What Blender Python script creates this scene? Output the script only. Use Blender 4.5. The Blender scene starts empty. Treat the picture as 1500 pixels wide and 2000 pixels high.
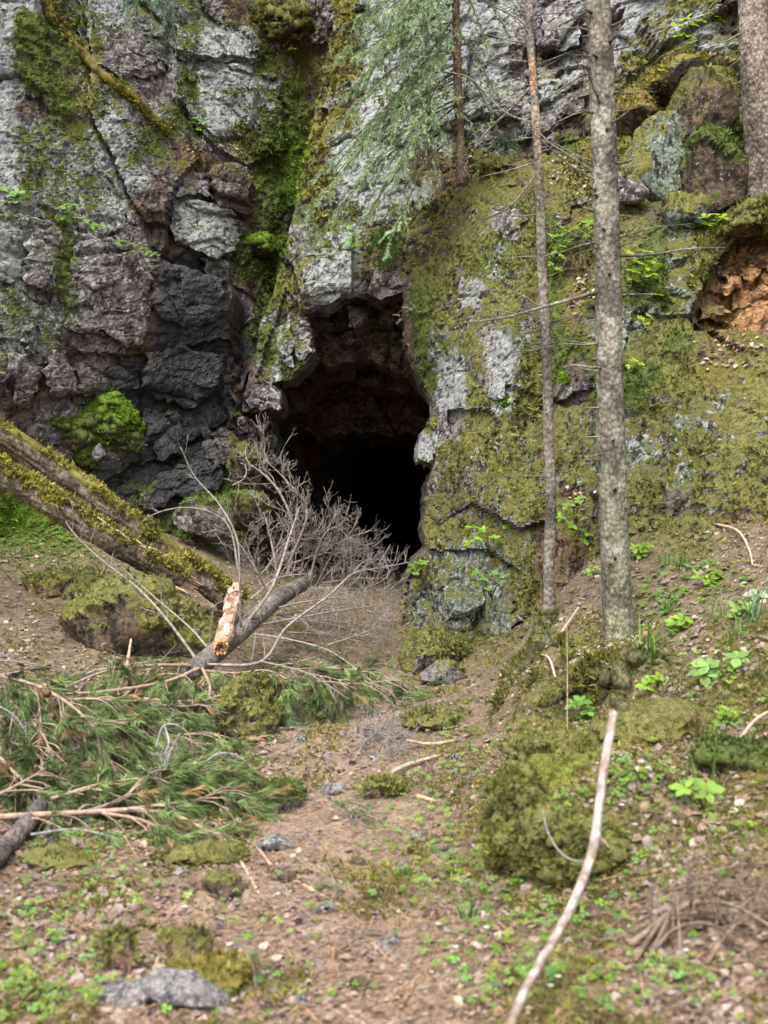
import bpy, math, random
import numpy as np
from mathutils import Vector
from mathutils.bvhtree import BVHTree

random.seed(7)
RNG = np.random.default_rng(11)
SC = bpy.context.scene
COL = SC.collection

# ------------------------------------------------------------------ camera
CAM_Z = 1.6
FPX = 1000.0 / math.tan(math.radians(22.5))       # focal length in photograph pixels
cam_d = bpy.data.cameras.new('camera')
cam = bpy.data.objects.new('camera', cam_d)
COL.objects.link(cam)
cam.location = (0, 0, CAM_Z)
cam.rotation_euler = (math.radians(90), 0, 0)
cam_d.sensor_fit = 'VERTICAL'
cam_d.sensor_height = 36.0
cam_d.angle_y = math.radians(45.0)
cam_d.clip_start = 0.05
cam_d.clip_end = 500
cam_d.dof.use_dof = True
cam_d.dof.focus_distance = 11.5
cam_d.dof.aperture_fstop = 2.6
SC.camera = cam

# ------------------------------------------------------------------ sky and sun (overcast)
SUN_EL, SUN_AZ = 58.0, 200.0       # azimuth: degrees clockwise from +Y, the sun is behind the camera
world = bpy.data.worlds.new('World')
SC.world = world
world.use_nodes = True
wn, wl = world.node_tree.nodes, world.node_tree.links
wn.clear()
sky = wn.new('ShaderNodeTexSky')
sky.sky_type = 'NISHITA'
sky.sun_disc = False
sky.sun_elevation = math.radians(SUN_EL)
sky.sun_rotation = math.radians(SUN_AZ)
sky.air_density = 1.0
sky.dust_density = 6.0
hsv = wn.new('ShaderNodeHueSaturation')
hsv.inputs['Saturation'].default_value = 0.42
bg = wn.new('ShaderNodeBackground')
bg.inputs['Strength'].default_value = 0.15
wo = wn.new('ShaderNodeOutputWorld')
wl.new(sky.outputs[0], hsv.inputs['Color'])
wl.new(hsv.outputs[0], bg.inputs['Color'])
wl.new(bg.outputs[0], wo.inputs['Surface'])
sun_d = bpy.data.lights.new('sun', 'SUN')
sun_d.energy = 1.3
sun_d.angle = math.radians(24)
sun_d.color = (1.0, 0.96, 0.9)
sun = bpy.data.objects.new('sun', sun_d)
COL.objects.link(sun)
_a, _e = math.radians(SUN_AZ), math.radians(SUN_EL)
sdir = Vector((math.sin(_a) * math.cos(_e), math.cos(_a) * math.cos(_e), math.sin(_e)))
sun.rotation_euler = sdir.to_track_quat('Z', 'Y').to_euler()
SC.view_settings.view_transform = 'Standard'
SC.view_settings.look = 'None'
SC.view_settings.exposure = 1.2
SC.view_settings.gamma = 1.0
SC.render.engine = 'CYCLES'
SC.cycles.use_denoising = True
SC.cycles.max_bounces = 6
SC.cycles.diffuse_bounces = 4
SC.cycles.transparent_max_bounces = 8

# ------------------------------------------------------------------ maths helpers
def W(px, py, Y):
    """A point Y metres in front of the camera that the photograph shows at pixel (px, py)."""
    return np.array([(px - 750.0) / FPX * Y, Y, CAM_Z + (1000.0 - py) / FPX * Y])

def to_px(P):
    return 750 + FPX * P[..., 0] / np.maximum(P[..., 1], .1), 1000 - FPX * (P[..., 2] - CAM_Z) / np.maximum(P[..., 1], .1)

def _h(ix, iy, iz, seed):
    h = (ix.astype(np.int64) * 374761393 + iy.astype(np.int64) * 668265263 + iz.astype(np.int64) * 2147483647 + seed * 974634777) & 0xFFFFFFFF
    h = ((h ^ (h >> 13)) * 1274126177) & 0xFFFFFFFF
    h = ((h ^ (h >> 16)) * 2246822519) & 0xFFFFFFFF
    h = h ^ (h >> 15)
    return (h & 0xFFFFFF) / float(0x1000000)

def vnoise(x, y, z=None, seed=0):
    x = np.asarray(x, float); y = np.asarray(y, float)
    z = np.zeros_like(x) if z is None else np.asarray(z, float)
    ix, iy, iz = np.floor(x), np.floor(y), np.floor(z)
    fx, fy, fz = x - ix, y - iy, z - iz
    ux, uy, uz = [f * f * f * (f * (f * 6 - 15) + 10) for f in (fx, fy, fz)]
    r = 0
    for dx in (0, 1):
        for dy in (0, 1):
            for dz in (0, 1):
                w = (ux if dx else 1 - ux) * (uy if dy else 1 - uy) * (uz if dz else 1 - uz)
                r = r + w * _h(ix + dx, iy + dy, iz + dz, seed)
    return r * 2 - 1

def fbm(x, y, z=None, seed=0, octv=4, gain=.5):
    a, f, s, n = 1.0, 1.0, 0, 0
    for o in range(octv):
        s = s + a * vnoise(x * f, y * f, None if z is None else z * f, seed + o * 17)
        n += a; a *= gain; f *= 2.03
    return s / n

def voro(x, y, seed=0):
    ix, iy = np.floor(x), np.floor(y)
    b1 = np.full(x.shape, 9.); b2 = np.full(x.shape, 9.)
    cx = np.zeros(x.shape); cy = np.zeros(x.shape); ci = np.zeros(x.shape); cj = np.zeros(x.shape)
    for dx in (-1, 0, 1):
        for dy in (-1, 0, 1):
            jx, jy = ix + dx, iy + dy
            o = np.zeros_like(jx)
            qx = jx + .1 + .8 * _h(jx, jy, o, seed); qy = jy + .1 + .8 * _h(jx, jy, o, seed + 5)
            d = np.hypot(x - qx, y - qy)
            new = d < b1
            b2 = np.where(new, b1, np.minimum(b2, d))
            b1 = np.where(new, d, b1)
            cx = np.where(new, x - qx, cx); cy = np.where(new, y - qy, cy)
            ci = np.where(new, jx, ci); cj = np.where(new, jy, cj)
    o = np.zeros_like(ci)
    r = [_h(ci, cj, o, seed + 31 + k) for k in range(4)]
    return b1, b2, cx, cy, r

class RBF:
    """Smooth surface through scattered points (2-D in, 1-D out)."""
    def __init__(self, pts, vals, smooth=0.02):
        P = np.asarray(pts, float); v = np.asarray(vals, float); n = len(P)
        D = np.hypot(P[:, None, 0] - P[None, :, 0], P[:, None, 1] - P[None, :, 1])
        A = np.zeros((n + 3, n + 3))
        A[:n, :n] = np.sqrt(D * D + .04) - smooth * np.eye(n)
        A[:n, n] = 1; A[:n, n + 1:] = P; A[n, :n] = 1; A[n + 1:, :n] = P.T
        s = np.linalg.solve(A, np.r_[v, 0, 0, 0])
        self.P, self.w, self.c = P, s[:n], s[n:]
    def __call__(self, x, y):
        x = np.asarray(x, float); y = np.asarray(y, float)
        r = self.c[0] + self.c[1] * x + self.c[2] * y
        for (a, b), w in zip(self.P, self.w):
            r = r + w * np.sqrt((x - a) ** 2 + (y - b) ** 2 + .04)
        return r

def in_poly(x, y, poly):
    x = np.asarray(x, float); y = np.asarray(y, float)
    r = np.zeros(x.shape, bool)
    n = len(poly)
    for i in range(n):
        x0, y0 = poly[i]; x1, y1 = poly[(i + 1) % n]
        if y0 == y1: continue
        c = ((y0 > y) != (y1 > y)) & (x < (x1 - x0) * (y - y0) / (y1 - y0) + x0)
        r ^= c
    return r

def unit(v):
    return v / np.maximum(np.linalg.norm(v, axis=-1, keepdims=True), 1e-9)

def smoothstep(a, b, x):
    t = np.clip((x - a) / (b - a), 0, 1)
    return t * t * (3 - 2 * t)

# ------------------------------------------------------------------ mesh helpers
def mk(name, V, F, mat, parent=None, cols=None, smooth=True):
    """One mesh object; F is a list of index arrays (n,3) or (n,4); cols maps attribute name to (n,3) values."""
    V = np.ascontiguousarray(V, np.float32)
    F = [np.asarray(f, np.int32) for f in (F if isinstance(F, list) else [F]) if len(f)]
    me = bpy.data.meshes.new(name)
    me.vertices.add(len(V)); me.vertices.foreach_set('co', V.ravel())
    nl = sum(f.size for f in F); npoly = sum(len(f) for f in F)
    me.loops.add(nl); me.polygons.add(npoly)
    me.loops.foreach_set('vertex_index', np.concatenate([f.ravel() for f in F]))
    tot = np.concatenate([np.full(len(f), f.shape[1], np.int32) for f in F])
    st = np.r_[0, np.cumsum(tot)[:-1]].astype(np.int32)
    me.polygons.foreach_set('loop_start', st)
    me.polygons.foreach_set('use_smooth', np.full(npoly, smooth))
    for k, c in (cols or {}).items():
        c = np.asarray(c, np.float32)
        if c.ndim == 1: c = np.tile(c, (len(V), 1))
        a = me.attributes.new(k, 'FLOAT_COLOR', 'POINT')
        a.data.foreach_set('color', np.c_[c, np.ones(len(V), np.float32)].astype(np.float32).ravel())
    me.update(calc_edges=True); me.validate()
    if mat: me.materials.append(mat)
    o = bpy.data.objects.new(name, me)
    COL.objects.link(o)
    if parent: o.parent = parent
    return o

def tag(o, label=None, cat=None, group=None, kind=None):
    for k, v in (('label', label), ('category', cat), ('group', group), ('kind', kind)):
        if v: o[k] = v
    return o

def thing(name, label, cat, group=None):
    o = bpy.data.objects.new(name, None)
    o.empty_display_size = .1
    COL.objects.link(o)
    return tag(o, label, cat, group)

class Geo:
    def __init__(self): self.V, self.F, self.C, self.n = [], [], [], 0
    def add(self, V, F, c=None):
        F = F if isinstance(F, list) else [F]
        for f in F: self.F.append(np.asarray(f) + self.n)
        self.V.append(V); self.n += len(V)
        if c is not None:
            c = np.asarray(c, float)
            self.C.append(np.tile(c, (len(V), 1)) if c.ndim == 1 else c)
        return self
    def build(self, name, mat, parent=None, smooth=True):
        t = [f for f in self.F if f.shape[1] == 3]; q = [f for f in self.F if f.shape[1] == 4]
        Fs = [np.concatenate(l) for l in (t, q) if l]
        return mk(name, np.concatenate(self.V), Fs, mat, parent, {'col': np.concatenate(self.C)} if self.C else None, smooth)

def spline(pts, n):
    """Catmull-Rom through the points, n samples."""
    p = np.asarray(pts, float)
    if len(p) == 2:
        t = np.linspace(0, 1, n)[:, None]
        return p[0] * (1 - t) + p[1] * t
    q = np.vstack([2 * p[0] - p[1], p, 2 * p[-1] - p[-2]])
    s = np.linspace(0, len(p) - 1 - 1e-6, n); i = s.astype(int); t = (s - i)[:, None]
    a, b, c, d = q[i], q[i + 1], q[i + 2], q[i + 3]
    return .5 * (2 * b + (c - a) * t + (2 * a - 5 * b + 4 * c - d) * t ** 2 + (3 * b - a - 3 * c + d) * t ** 3)

def frames(P):
    T = unit(np.gradient(P, axis=0))
    up = np.array([0, 0, 1.]) if abs(T[0, 2]) < .9 else np.array([1., 0, 0])
    U = np.zeros_like(P)
    u = np.cross(up, T[0]); u /= np.linalg.norm(u)
    for i in range(len(P)):
        u = u - T[i] * np.dot(u, T[i]); u /= max(np.linalg.norm(u), 1e-9)
        U[i] = u
    return T, U, np.cross(T, U)

def tube(P, R, sides=6, disp=None):
    """Vertices and faces of a tapering tube with closed ends."""
    P = np.asarray(P, float); n = len(P)
    R = np.interp(np.linspace(0, 1, n), np.linspace(0, 1, len(R)), R) if np.ndim(R) else np.full(n, R)
    T, U, B = frames(P)
    a = np.linspace(0, 2 * math.pi, sides, endpoint=False)
    r = R[:, None] * np.ones(sides)
    if disp is not None: r = r + disp(np.arange(n)[:, None] / n * np.ones(sides), a[None, :] * np.ones((n, 1)), r)
    V = P[:, None] + r[..., None] * (np.cos(a)[None, :, None] * U[:, None] + np.sin(a)[None, :, None] * B[:, None])
    i, j = np.meshgrid(np.arange(n - 1), np.arange(sides), indexing='ij')
    k = (j + 1) % sides
    F = np.stack([i * sides + j, i * sides + k, (i + 1) * sides + k, (i + 1) * sides + j], -1).reshape(-1, 4)
    V = np.concatenate([V.reshape(-1, 3), P[:1], P[-1:]])
    j = np.arange(sides); k = (j + 1) % sides
    c0, c1 = n * sides, n * sides + 1
    T3 = np.concatenate([np.stack([np.full(sides, c0), k, j], -1), np.stack([np.full(sides, c1), (n - 1) * sides + j, (n - 1) * sides + k], -1)])
    return V, [F, T3]

# ------------------------------------------------------------------ materials
class N:
    """A short way to write node trees."""
    def __init__(self, name):
        self.m = bpy.data.materials.new(name); self.m.use_nodes = True
        self.t = self.m.node_tree; self.t.nodes.clear()
        self.tc = self.t.nodes.new('ShaderNodeTexCoord').outputs['Object']
    def set(self, sock, v):
        if isinstance(v, bpy.types.NodeSocket): self.t.links.new(v, sock)
        elif isinstance(v, (tuple, list)) and len(v) == 3 and sock.type == 'RGBA': sock.default_value = (*v, 1)
        else: sock.default_value = v
    def attr(self, n, out='Color'):
        a = self.t.nodes.new('ShaderNodeAttribute'); a.attribute_name = n
        return a.outputs[out]
    def sep(self, c):
        s = self.t.nodes.new('ShaderNodeSeparateColor'); self.set(s.inputs[0], c)
        return s.outputs
    def math(self, op, a, b=0.0, clamp=False):
        n = self.t.nodes.new('ShaderNodeMath'); n.operation = op; n.use_clamp = clamp
        self.set(n.inputs[0], a); self.set(n.inputs[1], b)
        return n.outputs[0]
    def ramp(self, v, lo, hi, a=0.0, b=1.0):
        n = self.t.nodes.new('ShaderNodeMapRange'); n.interpolation_type = 'SMOOTHSTEP'
        for k, x in zip((0, 1, 2, 3, 4), (v, lo, hi, a, b)): self.set(n.inputs[k], x)
        return n.outputs[0]
    def mix(self, f, a, b, mode='MIX'):
        n = self.t.nodes.new('ShaderNodeMix'); n.data_type = 'RGBA'; n.blend_type = mode
        self.set(n.inputs[0], f); self.set(n.inputs[6], a); self.set(n.inputs[7], b)
        return n.outputs[2]
    def noise(self, scale, detail=4, rough=.55, vec=None, dist=0.0):
        n = self.t.nodes.new('ShaderNodeTexNoise')
        self.set(n.inputs['Vector'], vec or self.tc)
        for k, v in (('Scale', scale), ('Detail', detail), ('Roughness', rough), ('Distortion', dist)): n.inputs[k].default_value = v
        return n.outputs['Fac']
    def voronoi(self, scale, vec=None, feature='F1', out='Distance'):
        n = self.t.nodes.new('ShaderNodeTexVoronoi'); n.feature = feature
        self.set(n.inputs['Vector'], vec or self.tc); n.inputs['Scale'].default_value = scale
        return n.outputs[out]
    def mapping(self, scale, rot=(0, 0, 0)):
        n = self.t.nodes.new('ShaderNodeMapping'); self.set(n.inputs[0], self.tc)
        n.inputs['Scale'].default_value = scale; n.inputs['Rotation'].default_value = rot
        return n.outputs[0]
    def bump(self, h, strength, dist, normal=None):
        n = self.t.nodes.new('ShaderNodeBump')
        n.inputs['Strength'].default_value = strength; n.inputs['Distance'].default_value = dist
        self.set(n.inputs['Height'], h)
        if normal: self.set(n.inputs['Normal'], normal)
        return n.outputs[0]
    def out(self, color, rough=.8, normal=None, spec=.3, translucent=0.0):
        p = self.t.nodes.new('ShaderNodeBsdfPrincipled')
        self.set(p.inputs['Base Color'], color); self.set(p.inputs['Roughness'], rough)
        self.set(p.inputs['Specular IOR Level'], spec)
        if normal: self.set(p.inputs['Normal'], normal)
        s = p.outputs[0]
        if translucent:
            t = self.t.nodes.new('ShaderNodeBsdfTranslucent'); self.set(t.inputs[0], color)
            m = self.t.nodes.new('ShaderNodeMixShader'); m.inputs[0].default_value = translucent
            self.t.links.new(s, m.inputs[1]); self.t.links.new(t.outputs[0], m.inputs[2]); s = m.outputs[0]
        o = self.t.nodes.new('ShaderNodeOutputMaterial'); self.t.links.new(s, o.inputs[0])
        return self.m

def mat_rock(name='rock', s=1.0):
    n = N(name)
    rc, mc, mk_ = n.attr('rc'), n.attr('mc'), n.sep(n.attr('mk'))
    moss, wet, lich = mk_[0], mk_[1], mk_[2]
    big = n.noise(1.7 * s, 5, .6); mid = n.noise(6 * s, 6, .62); fine = n.noise(26 * s, 5, .65); grit = n.noise(90 * s, 3, .7)
    streak = n.noise(5 * s, 6, .65, n.mapping((2.2, 2.2, .55), (.1, .25, 0)))
    v = n.math('ADD', n.math('MULTIPLY', mid, 1.0), n.math('MULTIPLY', fine, .9))
    v = n.math('ADD', v, n.math('MULTIPLY', streak, .9))
    val = n.ramp(v, 1.18, 1.64, .18, 1.75)
    c = n.mix(1.0, rc, val, 'MULTIPLY')
    # brown staining, dark water streaks
    c = n.mix(n.ramp(big, .5, .72, 0, .4), c, n.mix(1.0, c, (1.1, .86, .72), 'MULTIPLY'))
    dark = n.math('MULTIPLY', n.ramp(streak, .52, .66), n.ramp(mid, .42, .6))
    c = n.mix(n.math('MULTIPLY', dark, .72), c, (.022, .02, .018))
    pit = n.math('MULTIPLY', n.ramp(n.noise(11 * s, 7, .75, dist=.8), .52, .60), n.ramp(fine, .4, .52))
    c = n.mix(n.math('MULTIPLY', pit, .8), c, (.03, .027, .022))
    # crustose lichen: pale rosettes in clusters
    ls = n.math('ADD', n.math('MULTIPLY', n.noise(19 * s, 6, .7, dist=.6), 1.0), n.math('MULTIPLY', n.math('SUBTRACT', lich, .5), .26))
    lm = n.ramp(ls, .51, .57)
    lm = n.math('MULTIPLY', lm, n.ramp(big, .3, .55, .3, 1))
    c = n.mix(n.math('MULTIPLY', lm, .8), c, n.mix(fine, (.25, .29, .26), (.50, .52, .51)))
    # moss skin
    mm = n.math('ADD', moss, n.math('MULTIPLY', n.math('SUBTRACT', n.math('ADD', n.math('MULTIPLY', mid, .6), n.math('MULTIPLY', fine, .4)), .5), 2.3))
    mm = n.math('ADD', mm, n.math('MULTIPLY', n.math('SUBTRACT', streak, .5), 1.1))
    mm = n.ramp(mm, .44, .60)
    mcol = n.mix(1.0, mc, n.ramp(n.math('ADD', fine, grit), .7, 1.35, .35, 1.45), 'MULTIPLY')
    mcol = n.mix(n.ramp(big, .45, .7, 0, .3), mcol, n.mix(1.0, mcol, (1.05, .78, .5), 'MULTIPLY'))
    c = n.mix(mm, c, mcol)
    dry = n.math('MULTIPLY', wet, n.math('SUBTRACT', 1.0, mm))
    rough = n.math('SUBTRACT', .88, n.math('MULTIPLY', dry, n.ramp(mid, .35, .6, .5, .80)))
    h = n.math('ADD', n.math('MULTIPLY', mid, .7), n.math('ADD', n.math('MULTIPLY', fine, .5), n.math('MULTIPLY', grit, .22)))
    return n.out(c, rough, n.bump(h, 1.0, .05 / s), n.math('ADD', .25, n.math('MULTIPLY', dry, .35)))

def mat_ground():
    n = N('forest_floor')
    gc = n.attr('col')
    a, b, c_, d = n.noise(2.2, 5, .6), n.noise(14, 6, .65), n.noise(55, 5, .7), n.voronoi(42, None, 'F1', 'Color')
    val = n.ramp(n.math('ADD', n.math('MULTIPLY', b, .8), c_), .65, 1.2, .35, 1.5)
    c = n.mix(1.0, gc, val, 'MULTIPLY')
    c = n.mix(n.ramp(a, .4, .65, 0, .5), c, n.mix(1.0, c, (.74, .76, .62), 'MULTIPLY'))
    c = n.mix(n.ramp(n.noise(7, 5, .6), .5, .62, 0, .35), c, n.mix(1.0, (.16, .15, .045), val, 'MULTIPLY'))
    h = n.math('ADD', b, n.math('MULTIPLY', c_, .6))
    return n.out(c, .92, n.bump(h, .9, .03), .15)

def mat_vc(name, rough=.8, translucent=0.0, var=.35, scale=30, bump=0.0, spec=.25):
    n = N(name)
    f = n.noise(scale, 4, .6)
    c = n.mix(1.0, n.attr('col'), n.ramp(f, .3, .7, 1 - var, 1 + var), 'MULTIPLY')
    return n.out(c, rough, n.bump(f, bump, .01) if bump else None, spec, translucent)

def mat_bark(name, c0, c1, lichen, scale=1.0, flake=.5):
    n = N(name)
    v = n.mapping((1, 1, .55))
    a, b, cell = n.noise(9 * scale, 6, .65, v), n.noise(45 * scale, 5, .7, v), n.voronoi(38 * scale, n.mapping((1, 1, .7)))
    f = n.math('ADD', n.math('MULTIPLY', a, .6), n.math('MULTIPLY', b, .6))
    c = n.mix(n.ramp(f, .42, .78), c0, c1)
    c = n.mix(n.ramp(cell, .35, .75, 0, flake), c, n.mix(1.0, c, (.4, .36, .33), 'MULTIPLY'))
    c = n.mix(n.math('MULTIPLY', n.ramp(n.noise(16 * scale, 6, .7), .52, .62, 0, .8), n.ramp(n.noise(1.6 * scale, 3, .6), .4, .6, .15, 1)), c, lichen)
    c = n.mix(1.0, c, n.ramp(n.noise(3.4 * scale, 6, .7), .36, .64, .5, 1.4), 'MULTIPLY')
    c = n.mix(1.0, c, n.attr('col'), 'MULTIPLY')
    h = n.math('SUBTRACT', n.math('ADD', f, n.math('MULTIPLY', b, .4)), n.math('MULTIPLY', cell, .8))
    return n.out(c, .88, n.bump(h, 1.0, .018), .2)

M_ROCK = mat_rock()
M_STONE = mat_rock('stone', 4.0)
M_GROUND = mat_ground()
M_MOSS = mat_vc('moss_leaf', .9, .25, .45, 9)
M_LEAF = mat_vc('green_leaf', .55, .4, .2, 20)
M_NEEDLE = mat_vc('conifer_needle', .6, .2, .35, 6)
M_DRY = mat_vc('dry_litter', .85, .1, .3, 25)
M_TWIG = mat_vc('dead_twig', .85, 0, .4, 40, .4)
M_SPRUCE = mat_bark('spruce_bark', (.115, .098, .080), (.27, .245, .205), (.32, .345, .29))
M_REDBARK = mat_bark('reddish_bark', (.13, .075, .05), (.26, .18, .13), (.28, .29, .24))
M_LOGBARK = mat_bark('log_bark', (.075, .058, .043), (.27, .215, .16), (.27, .26, .19), .8, .7)
M_PINEBARK = mat_bark('pine_bark', (.12, .10, .09), (.27, .235, .215), (.3, .32, .29), 1.2)
M_WOOD = mat_vc('bare_wood', .7, 0, .3, 35, .5)

# ------------------------------------------------------------------ what the cliff is made of, 0.3 m squares (rows from the top)
# G grey lichened rock, P purplish rock, D dark wet rock, K brown rock, O olive moss, M green moss, B bright moss, Y ochre moss,
# E orange earth, L brown litter, T greenish rock, S rock half grown with moss
CMAP = """
GGSSGTTSPLOOPYGGGGGGPPPGGGOOKS
GMMSPPTSGGOOOYGGGGGGPPGGGOGGKS
GMMOPPPSGGMOOYGGGGGGPPGGOOOGSS
GMMOSPPSGGSMOYGGGGGGPGPGOOYYOS
GKMOSPSSGGSMYYGGGGGPGGKGYYYKTS
GSSSGSMSGOMBYGGGGGSPPPMOYTTTMO
GSSSGSSLLOMBYGGGLLOOLOOGYTTTYL
GSSSSGKSPPMBYGGGGLOOLLOGOTTTYY
SSSSGKKGGKMSOSGSOOOPOSLGOKOMMO
GPMPPPKGGMBPSGOOOOOSOMMGOMTOEE
GPMPPPDDDMMOGGOOOOSSOMLGOMTOEE
SPMPPPDDDKMOGGKKMOGOOMLGMMTLEE
STSPPPDDDDSSGPKKMOSOSMLGTTOLEE
SSKPPKDDDDMSGPKKMSOGSMMGTOMLLL
SPPPDDDDDKSSGKKKMGOGOMKGMMOLLO
KKPPDDDDDDPGPKKKOGOGOOPGMOOOTO
KPPSMDDDDMPPKKKKOPOOOLOGTOTTOO
MDPPSDDDDMPTKKKKGOOOOLOGTTTOOO
LLDDDDDDDSPTKKKKOOOOOOOGTTTTOO
BBDDDMDDSMMKKKKKOOOOOOLGOOKOOO
BBLLLKMMSMMKKKKKOOOOOLLGOOOOLL
BLLLLLMSSMKKKKKKOTTOOLLGOLLLLL
LLLLLLLLLMKKKKKKOTTTOLLGLLLLLL
LLLLLLLLLLKKKKKOTTTTOLLGLLLLLL
LLLLLLLLLLKKKKKOTOOTTLLGLLLLLL
""".split()
CMAP = [r[:23] + (r[24] if i > 2 else r[23]) + r[24:] for i, r in enumerate(CMAP)]
#        rock colour          moss colour        moss  wet  lichen
CLS = {'G': ((.225, .23, .238), (.12, .125, .03), .16, .05, .75),
       'P': ((.145, .124, .124), (.10, .125, .02), .10, .25, .40),
       'D': ((.022, .022, .029), (.06, .09, .02), .12, .85, .02),
       'K': ((.105, .075, .055), (.07, .08, .02), .10, .15, .12),
       'O': ((.19, .165, .14), (.158, .156, .046), .58, .0, .55),
       'M': ((.13, .12, .09), (.092, .122, .028), .80, .0, .30),
       'B': ((.12, .12, .08), (.125, .205, .018), .98, .0, .20),
       'Y': ((.22, .19, .14), (.200, .172, .042), .72, .0, .50),
       'E': ((.30, .17, .075), (.13, .12, .03), .04, .0, .0),
       'L': ((.20, .135, .095), (.135, .125, .03), .34, .0, .05),
       'T': ((.135, .165, .130), (.125, .125, .03), .34, .0, .50),
       'H': ((.13, .12, .09), (.175, .185, .035), .9, .0, .2),  # brighter moss for hummock tops, their lit tone put into the colour
       'N': ((.19, .185, .185), (.12, .125, .03), .10, .0, .30),
       'S': ((.20, .195, .185), (.095, .115, .024), .50, .05, .60)}
CK = list(CLS)
CT = np.array([[*CLS[k][0], *CLS[k][1], *CLS[k][2:]] for k in CK])
CIDX = np.array([[CK.index(c) for c in r] for r in CMAP])

def classes(px, py, seed=3):
    """Material values (rock rgb, moss rgb, moss, wet, lichen) at places on the cliff."""
    u = px / 50 - .5 + .42 * fbm(px / 60, py / 60, seed=seed, octv=3)
    v = py / 50 - .5 + .42 * fbm(px / 60, py / 60, seed=seed + 9, octv=3)
    u = np.clip(u, 0, 28.999); v = np.clip(v, 0, len(CMAP) - 1.001)
    i, j = v.astype(int), u.astype(int); fi, fj = v - i, u - j
    fi, fj = smoothstep(.15, .85, fi), smoothstep(.15, .85, fj)
    r = 0
    for di in (0, 1):
        for dj in (0, 1):
            r = r + CT[CIDX[i + di, j + dj]] * ((fi if di else 1 - fi) * (fj if dj else 1 - fj))[..., None]
    return r

CELLS = {None: ((.95, .62, .15, .26, .05, 1), (.36, .20, .10, .22, .035, 2), (.14, .085, .045, .12, .020, 3), (.06, .04, .018, .05, .008, 4)),
         'wall': ((.8, 1.3, .16, .16, .06, 1), (.3, .45, .05, .11, .03, 2), (.12, .16, .020, .06, .012, 3), (.05, .06, .009, .03, .006, 4)),
         'slab': ((1.2, .9, .06, .08, .04, 1), (.42, .26, .035, .09, .018, 2), (.15, .09, .020, .075, .010, 3), (.06, .04, .008, .03, .005, 4)),
         'pillar': ((.7, .9, .12, .18, .05, 1), (.25, .36, .05, .13, .025, 2), (.10, .14, .024, .07, .010, 3), (.05, .06, .009, .03, .005, 4)),
         'buttress': ((.7, 1.2, .14, .20, .05, 1), (.22, .55, .07, .16, .03, 2), (.09, .22, .03, .08, .014, 3), (.05, .08, .010, .03, .006, 4))}
def rock_disp(x, z, seed, amp=1.0, cells=None):
    """How far broken rock stands out: jointed blocks, smaller breaks, grain."""
    a = .22
    xr = x * math.cos(a) + z * math.sin(a) + .10 * fbm(x * 1.7, z * 1.7, seed=seed)
    zr = -x * math.sin(a) + z * math.cos(a) + .10 * fbm(x * 1.7, z * 1.7, seed=seed + 3)
    h = 0
    for s, t, A, S, cd, sd in CELLS[cells]:
        b1, b2, cx, cy, r = voro(xr / s, zr / t, seed + sd * 7)
        h = h + A * (r[0] - .5) + S * s * (cx * (r[1] - .5) * 2 + cy * (r[2] - .62) * 2)
        h = h - cd * np.exp(-((b2 - b1) / .07) ** 2)
    h = h + .035 * fbm(x * 3, z * 3, seed=seed + 40) + .02 * fbm(x * 13, z * 13, seed=seed + 41, octv=3)
    return h * amp

SCATTER = []        # mossy surface points: positions, normals, moss amount, colour
BVH_V, BVH_F, BVH_N = [], [], [0]

def ctrl(pts):
    P = np.array([W(*p) for p in pts])
    return RBF(P[:, [0, 2]], P[:, 1])

def px_to_xz(poly, yf):
    d = []
    for (a, b), (c, e) in zip(poly, poly[1:] + poly[:1]):
        k = max(2, int(math.hypot(c - a, e - b) / 7))
        for t in range(k): d.append((a + (c - a) * t / k, b + (e - b) * t / k))
    d = np.array(d, float)
    Y = np.full(len(d), 13.0)
    for _ in range(12):
        x = (d[:, 0] - 750) / FPX * Y; z = CAM_Z + (1000 - d[:, 1]) / FPX * Y
        Y = .5 * Y + .5 * np.clip(yf(x, z), 6, 22)
    return x, z

def axis(a, b, lo, hi, res, coarse=5):
    r = []
    if a < lo: r.append(np.arange(a, min(lo, b), res * coarse))
    if max(a, lo) < min(b, hi): r.append(np.arange(max(a, lo), min(b, hi), res))
    if b > hi: r.append(np.arange(max(a, hi), b + res * coarse, res * coarse))
    return np.unique(np.concatenate(r))

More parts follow.
